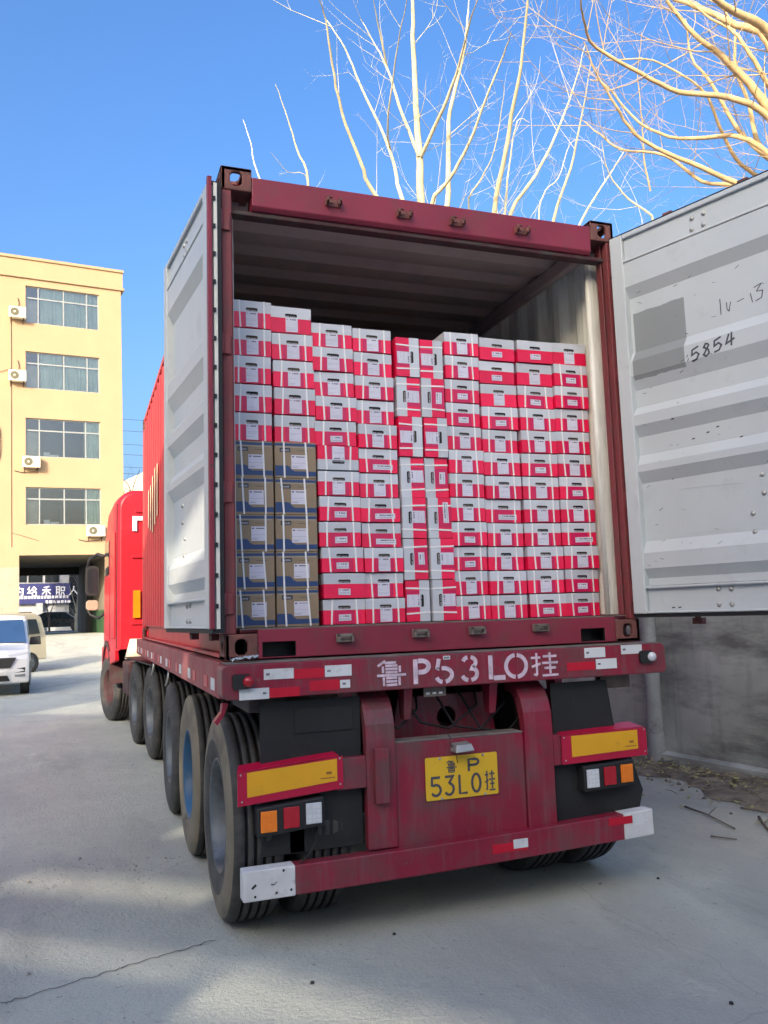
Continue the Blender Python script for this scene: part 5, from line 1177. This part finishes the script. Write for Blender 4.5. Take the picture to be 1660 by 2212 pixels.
b0 = DP(1085, 600, 17); tree('slender bare tree with two pale stems behind the right half of the container', (b0.x, b0.y, 0), B, BARK, 6, .95, 1.1, (b0.x, b0.y, b0.z, .15))
Cc = [limb([(1190, 640)]+z2([(985, 698), (1040, 530), (1075, 360), (1105, 190)]), 19, 18.5, .06, .012), limb([(1190, 640)]+z2([(1070, 700), (1165, 545), (1210, 470)]), 19, 20, .05, .01),
      limb([(1190, 640), (1330, 560)]+z2([(1300, 700), (1220, 625), (1160, 545), (1135, 440)]), 19, 18, .055, .01), limb([(1190, 640)]+z2([(940, 690), (960, 600), (1000, 560), (1040, 450), (1075, 440)]), 19, 19.6, .03, .008)]
b0 = DP(1190, 640, 19); tree('low spreading bare tree behind the right corner casting of the container', (b0.x, b0.y, 0), Cc, BARK, 7, .9, 1.1, (b0.x, b0.y, b0.z, .14))
Dd = [limb([(650, 600)]+z2([(215, 580), (180, 470), (150, 370), (112, 265)]), 20, 20, .05, .01), limb([(650, 600)]+z2([(60, 555), (35, 450), (10, 375)]), 20, 21, .035, .01), limb([(650, 600)]+z2([(215, 575), (150, 540), (98, 478)]), 20, 19.5, .02, .006)]
b0 = DP(650, 600, 20); tree('thin bare sapling showing only three shoots over the left end of the container roof', (b0.x, b0.y, 0), Dd, BARK, 9, .3, .4, (b0.x, b0.y, b0.z, .1))
D2 = 11.5
rb0 = (1760, 620)
E_ = [limb([rb0, (1740, 380)]+z2([(1660, 340), (1600, 260), (1520, 180), (1430, 110), (1340, 0)]), D2, D2-.3, .095, .03), limb([(1740, 300)]+z2([(1660, 130), (1560, 80), (1430, 20), (1320, -20)]), D2+.3, D2+1, .085, .035),
      limb([(1740, 200)]+z2([(1660, 100), (1580, 50), (1500, 0)])+[(1480, -50)], D2+.1, D2-.8, .085, .04), limb([rb0, (1720, 400)]+z2([(1650, 490), (1560, 400), (1480, 260), (1420, 180), (1400, 60)]), D2, D2+1.2, .06, .015),
      limb([(1740, 360)]+z2([(1640, 350), (1500, 300), (1380, 290), (1260, 230), (1120, 150), (1080, 60), (1070, -10)]), D2, D2-1.3, .06, .012), limb([rb0, (1680, 430)]+z2([(1570, 580), (1480, 540), (1340, 480), (1240, 420), (1180, 330), (1120, 230), (1080, 130)]), D2, D2-.6, .06, .01),
      limb([rb0, (1680, 440)]+z2([(1560, 585), (1450, 570), (1340, 490), (1200, 470), (1130, 420), (1080, 380)]), D2, D2+1.1, .05, .01), limb([(1740, 400)]+z2([(1600, 440), (1490, 430), (1380, 435), (1260, 390), (1150, 270), (1100, 250)]), D2-.2, D2+.6, .05, .01),
      limb([(1740, 380)]+z2([(1640, 470), (1600, 330), (1560, 220), (1550, 80), (1490, 0)]), D2+.5, D2+1.5, .05, .014), limb([(1740, 330)]+z2([(1650, 250), (1590, 150), (1540, 90), (1480, 60), (1400, -10)]), D2+.3, D2+.5, .045, .015),
      limb(z2([(1290, 600), (1270, 500), (1265, 380), (1250, 250), (1262, 100)]), D2+2, D2+2, .02, .008), limb([(1740, 430)]+z2([(1640, 560), (1560, 500), (1500, 380), (1450, 280), (1300, 190), (1150, 190)]), D2+.8, D2+.2, .045, .01)]
b0 = DP(1760, 620, D2); tree('large bare tree with orange-brown limbs leaning in over the open door at upper right', (b0.x, b0.y, 0), E_, BARKO, 12, 1.7, .85, (b0.x, b0.y, b0.z, .26), lift=.35, dark=.12)
# shrub tips beside the far building
b0 = YP(285, 1080, 60); Fx = [([Vector((b0.x, 60, 3)), YP(285, 1080, 60), YP(262, 1028, 60)], .07, .02), ([Vector((b0.x, 60, 3)), YP(285, 1080, 60), YP(302, 1015, 60)], .06, .02), ([Vector((b0.x, 60, 3)), YP(268, 1065, 60), YP(300, 1090, 60)], .05, .02)]
tree('dark leafless tree far away between the yellow building and the red cab', (b0.x, 60, 0), Fx, TWIGD, 15, .8, 1.0, (b0.x, 60, 3, .12))
b0 = YP(107, 1352, 59); Fx = [([Vector((b0.x, 59, 1)), YP(107, 1335, 59), YP(98, 1300, 59)], .07, .02), ([Vector((b0.x, 59, 1)), YP(107, 1330, 59), YP(124, 1290, 59)], .06, .02)]
tree('small dark street tree in front of the shop beyond the passage', (b0.x, 59, 0), Fx, TWIGD, 16, 1.5, .8, (b0.x, 59, 2.0, .07))
# shooting twigs right of the street tree
b0 = YP(165, 1352, 57); Fx = [([Vector((b0.x, 57, 1)), YP(168, 1300, 57), YP(172, 1250, 57)], .08, .03), ([Vector((b0.x, 57, 1)), YP(165, 1320, 57), YP(150, 1265, 57)], .05, .02)]
tree('pale street tree by the right edge of the passage opening', (b0.x, 57, 0), Fx, BARK, 17, 2.2, .9, (b0.x, 57, 2.2, .1))

# ================================================================== UNSEEN WALLS ADDED BEHIND THE CAMERA (shaped to shade the yard)
Q = Vector((SDIR.y, -SDIR.x, 0))
def blk(q0, q1, ktop, a0, dep, holes=(), name='shade_wall', lbl='', cat='building'):
    """a block whose sunward skyline shades everything below k = ktop; q across, a along the sunlight"""
    t = thing(name, lbl, cat, tuple(Q*((q0+q1)/2)+SDIR*a0)); zt = ktop-a0*math.tan(SUN_EL)
    hl = [(h[0], h[1], h[2]-a0*math.tan(SUN_EL), h[3]-a0*math.tan(SUN_EL)) for h in holes]
    g_ = wall_grid(q0, q1, 0, zt, hl, dep)
    g2 = wall_grid(q0, q1, 0, zt, hl, 0, dep)
    g_.add(g2.v, g2.f); g_.add([(q0, 0, 0), (q0, dep, 0), (q0, dep, zt), (q0, 0, zt), (q1, 0, 0), (q1, dep, 0), (q1, dep, zt), (q1, 0, zt)], [(0, 1, 2, 3), (4, 5, 6, 7), (3, 2, 6, 7)])
    M_ = Matrix(((Q.x, -SDIR.x, 0, 0), (Q.y, -SDIR.y, 0, 0), (0, 0, 1, 0), (0, 0, 0, 1))); M_.translation = SDIR*a0
    g_.v = [tuple(M_ @ Vector(v)) for v in g_.v]
    obj('wall', g_, BRICK, t)
    return t
st_ = [(-.85+i*.25, -.60+i*.25, -.54, -.245-i*.024) for i in range(6)]  # stepped slots let a slanted band of sun onto the ground
blk(-1.0, 16, 4.75, -15, .3, [(-.99, -.86, -.40, -.25)]+st_, 'tall_shade_wall', 'tall unseen wall added behind the photographer to shade the yard')
blk(-5.6, -1.001, 3.92, -15, .3, ((-2.8, -1.42, -.08, .13), (-2.8, -1.01, -.41, -.235), (-1.72, -1.12, 1.65, 2.1), (-1.95, -1.76, 1.3, 1.6), (-2.44, -2.24, .4, 1.0)), 'slotted_shade_wall', 'lower unseen slotted wall added behind the photographer on the left to shape light')  # added slots drop sun patches on ground, door, side beam and tyre
blk(-9.6, -5.6, 3.0, -15, .3, (), 'lowest_shade_wall', 'lowest unseen wall added behind the photographer on the left to cast shade')
blk(-14, -9.6, 5.3, -15, .3, (), 'left_shade_wall', 'unseen wall added far left behind the photographer to cast shade')
blk(-30, -14, 6.4, -15, .3, (), 'far_left_shade_wall', 'tallest unseen wall added far left behind the photographer to cast shade')
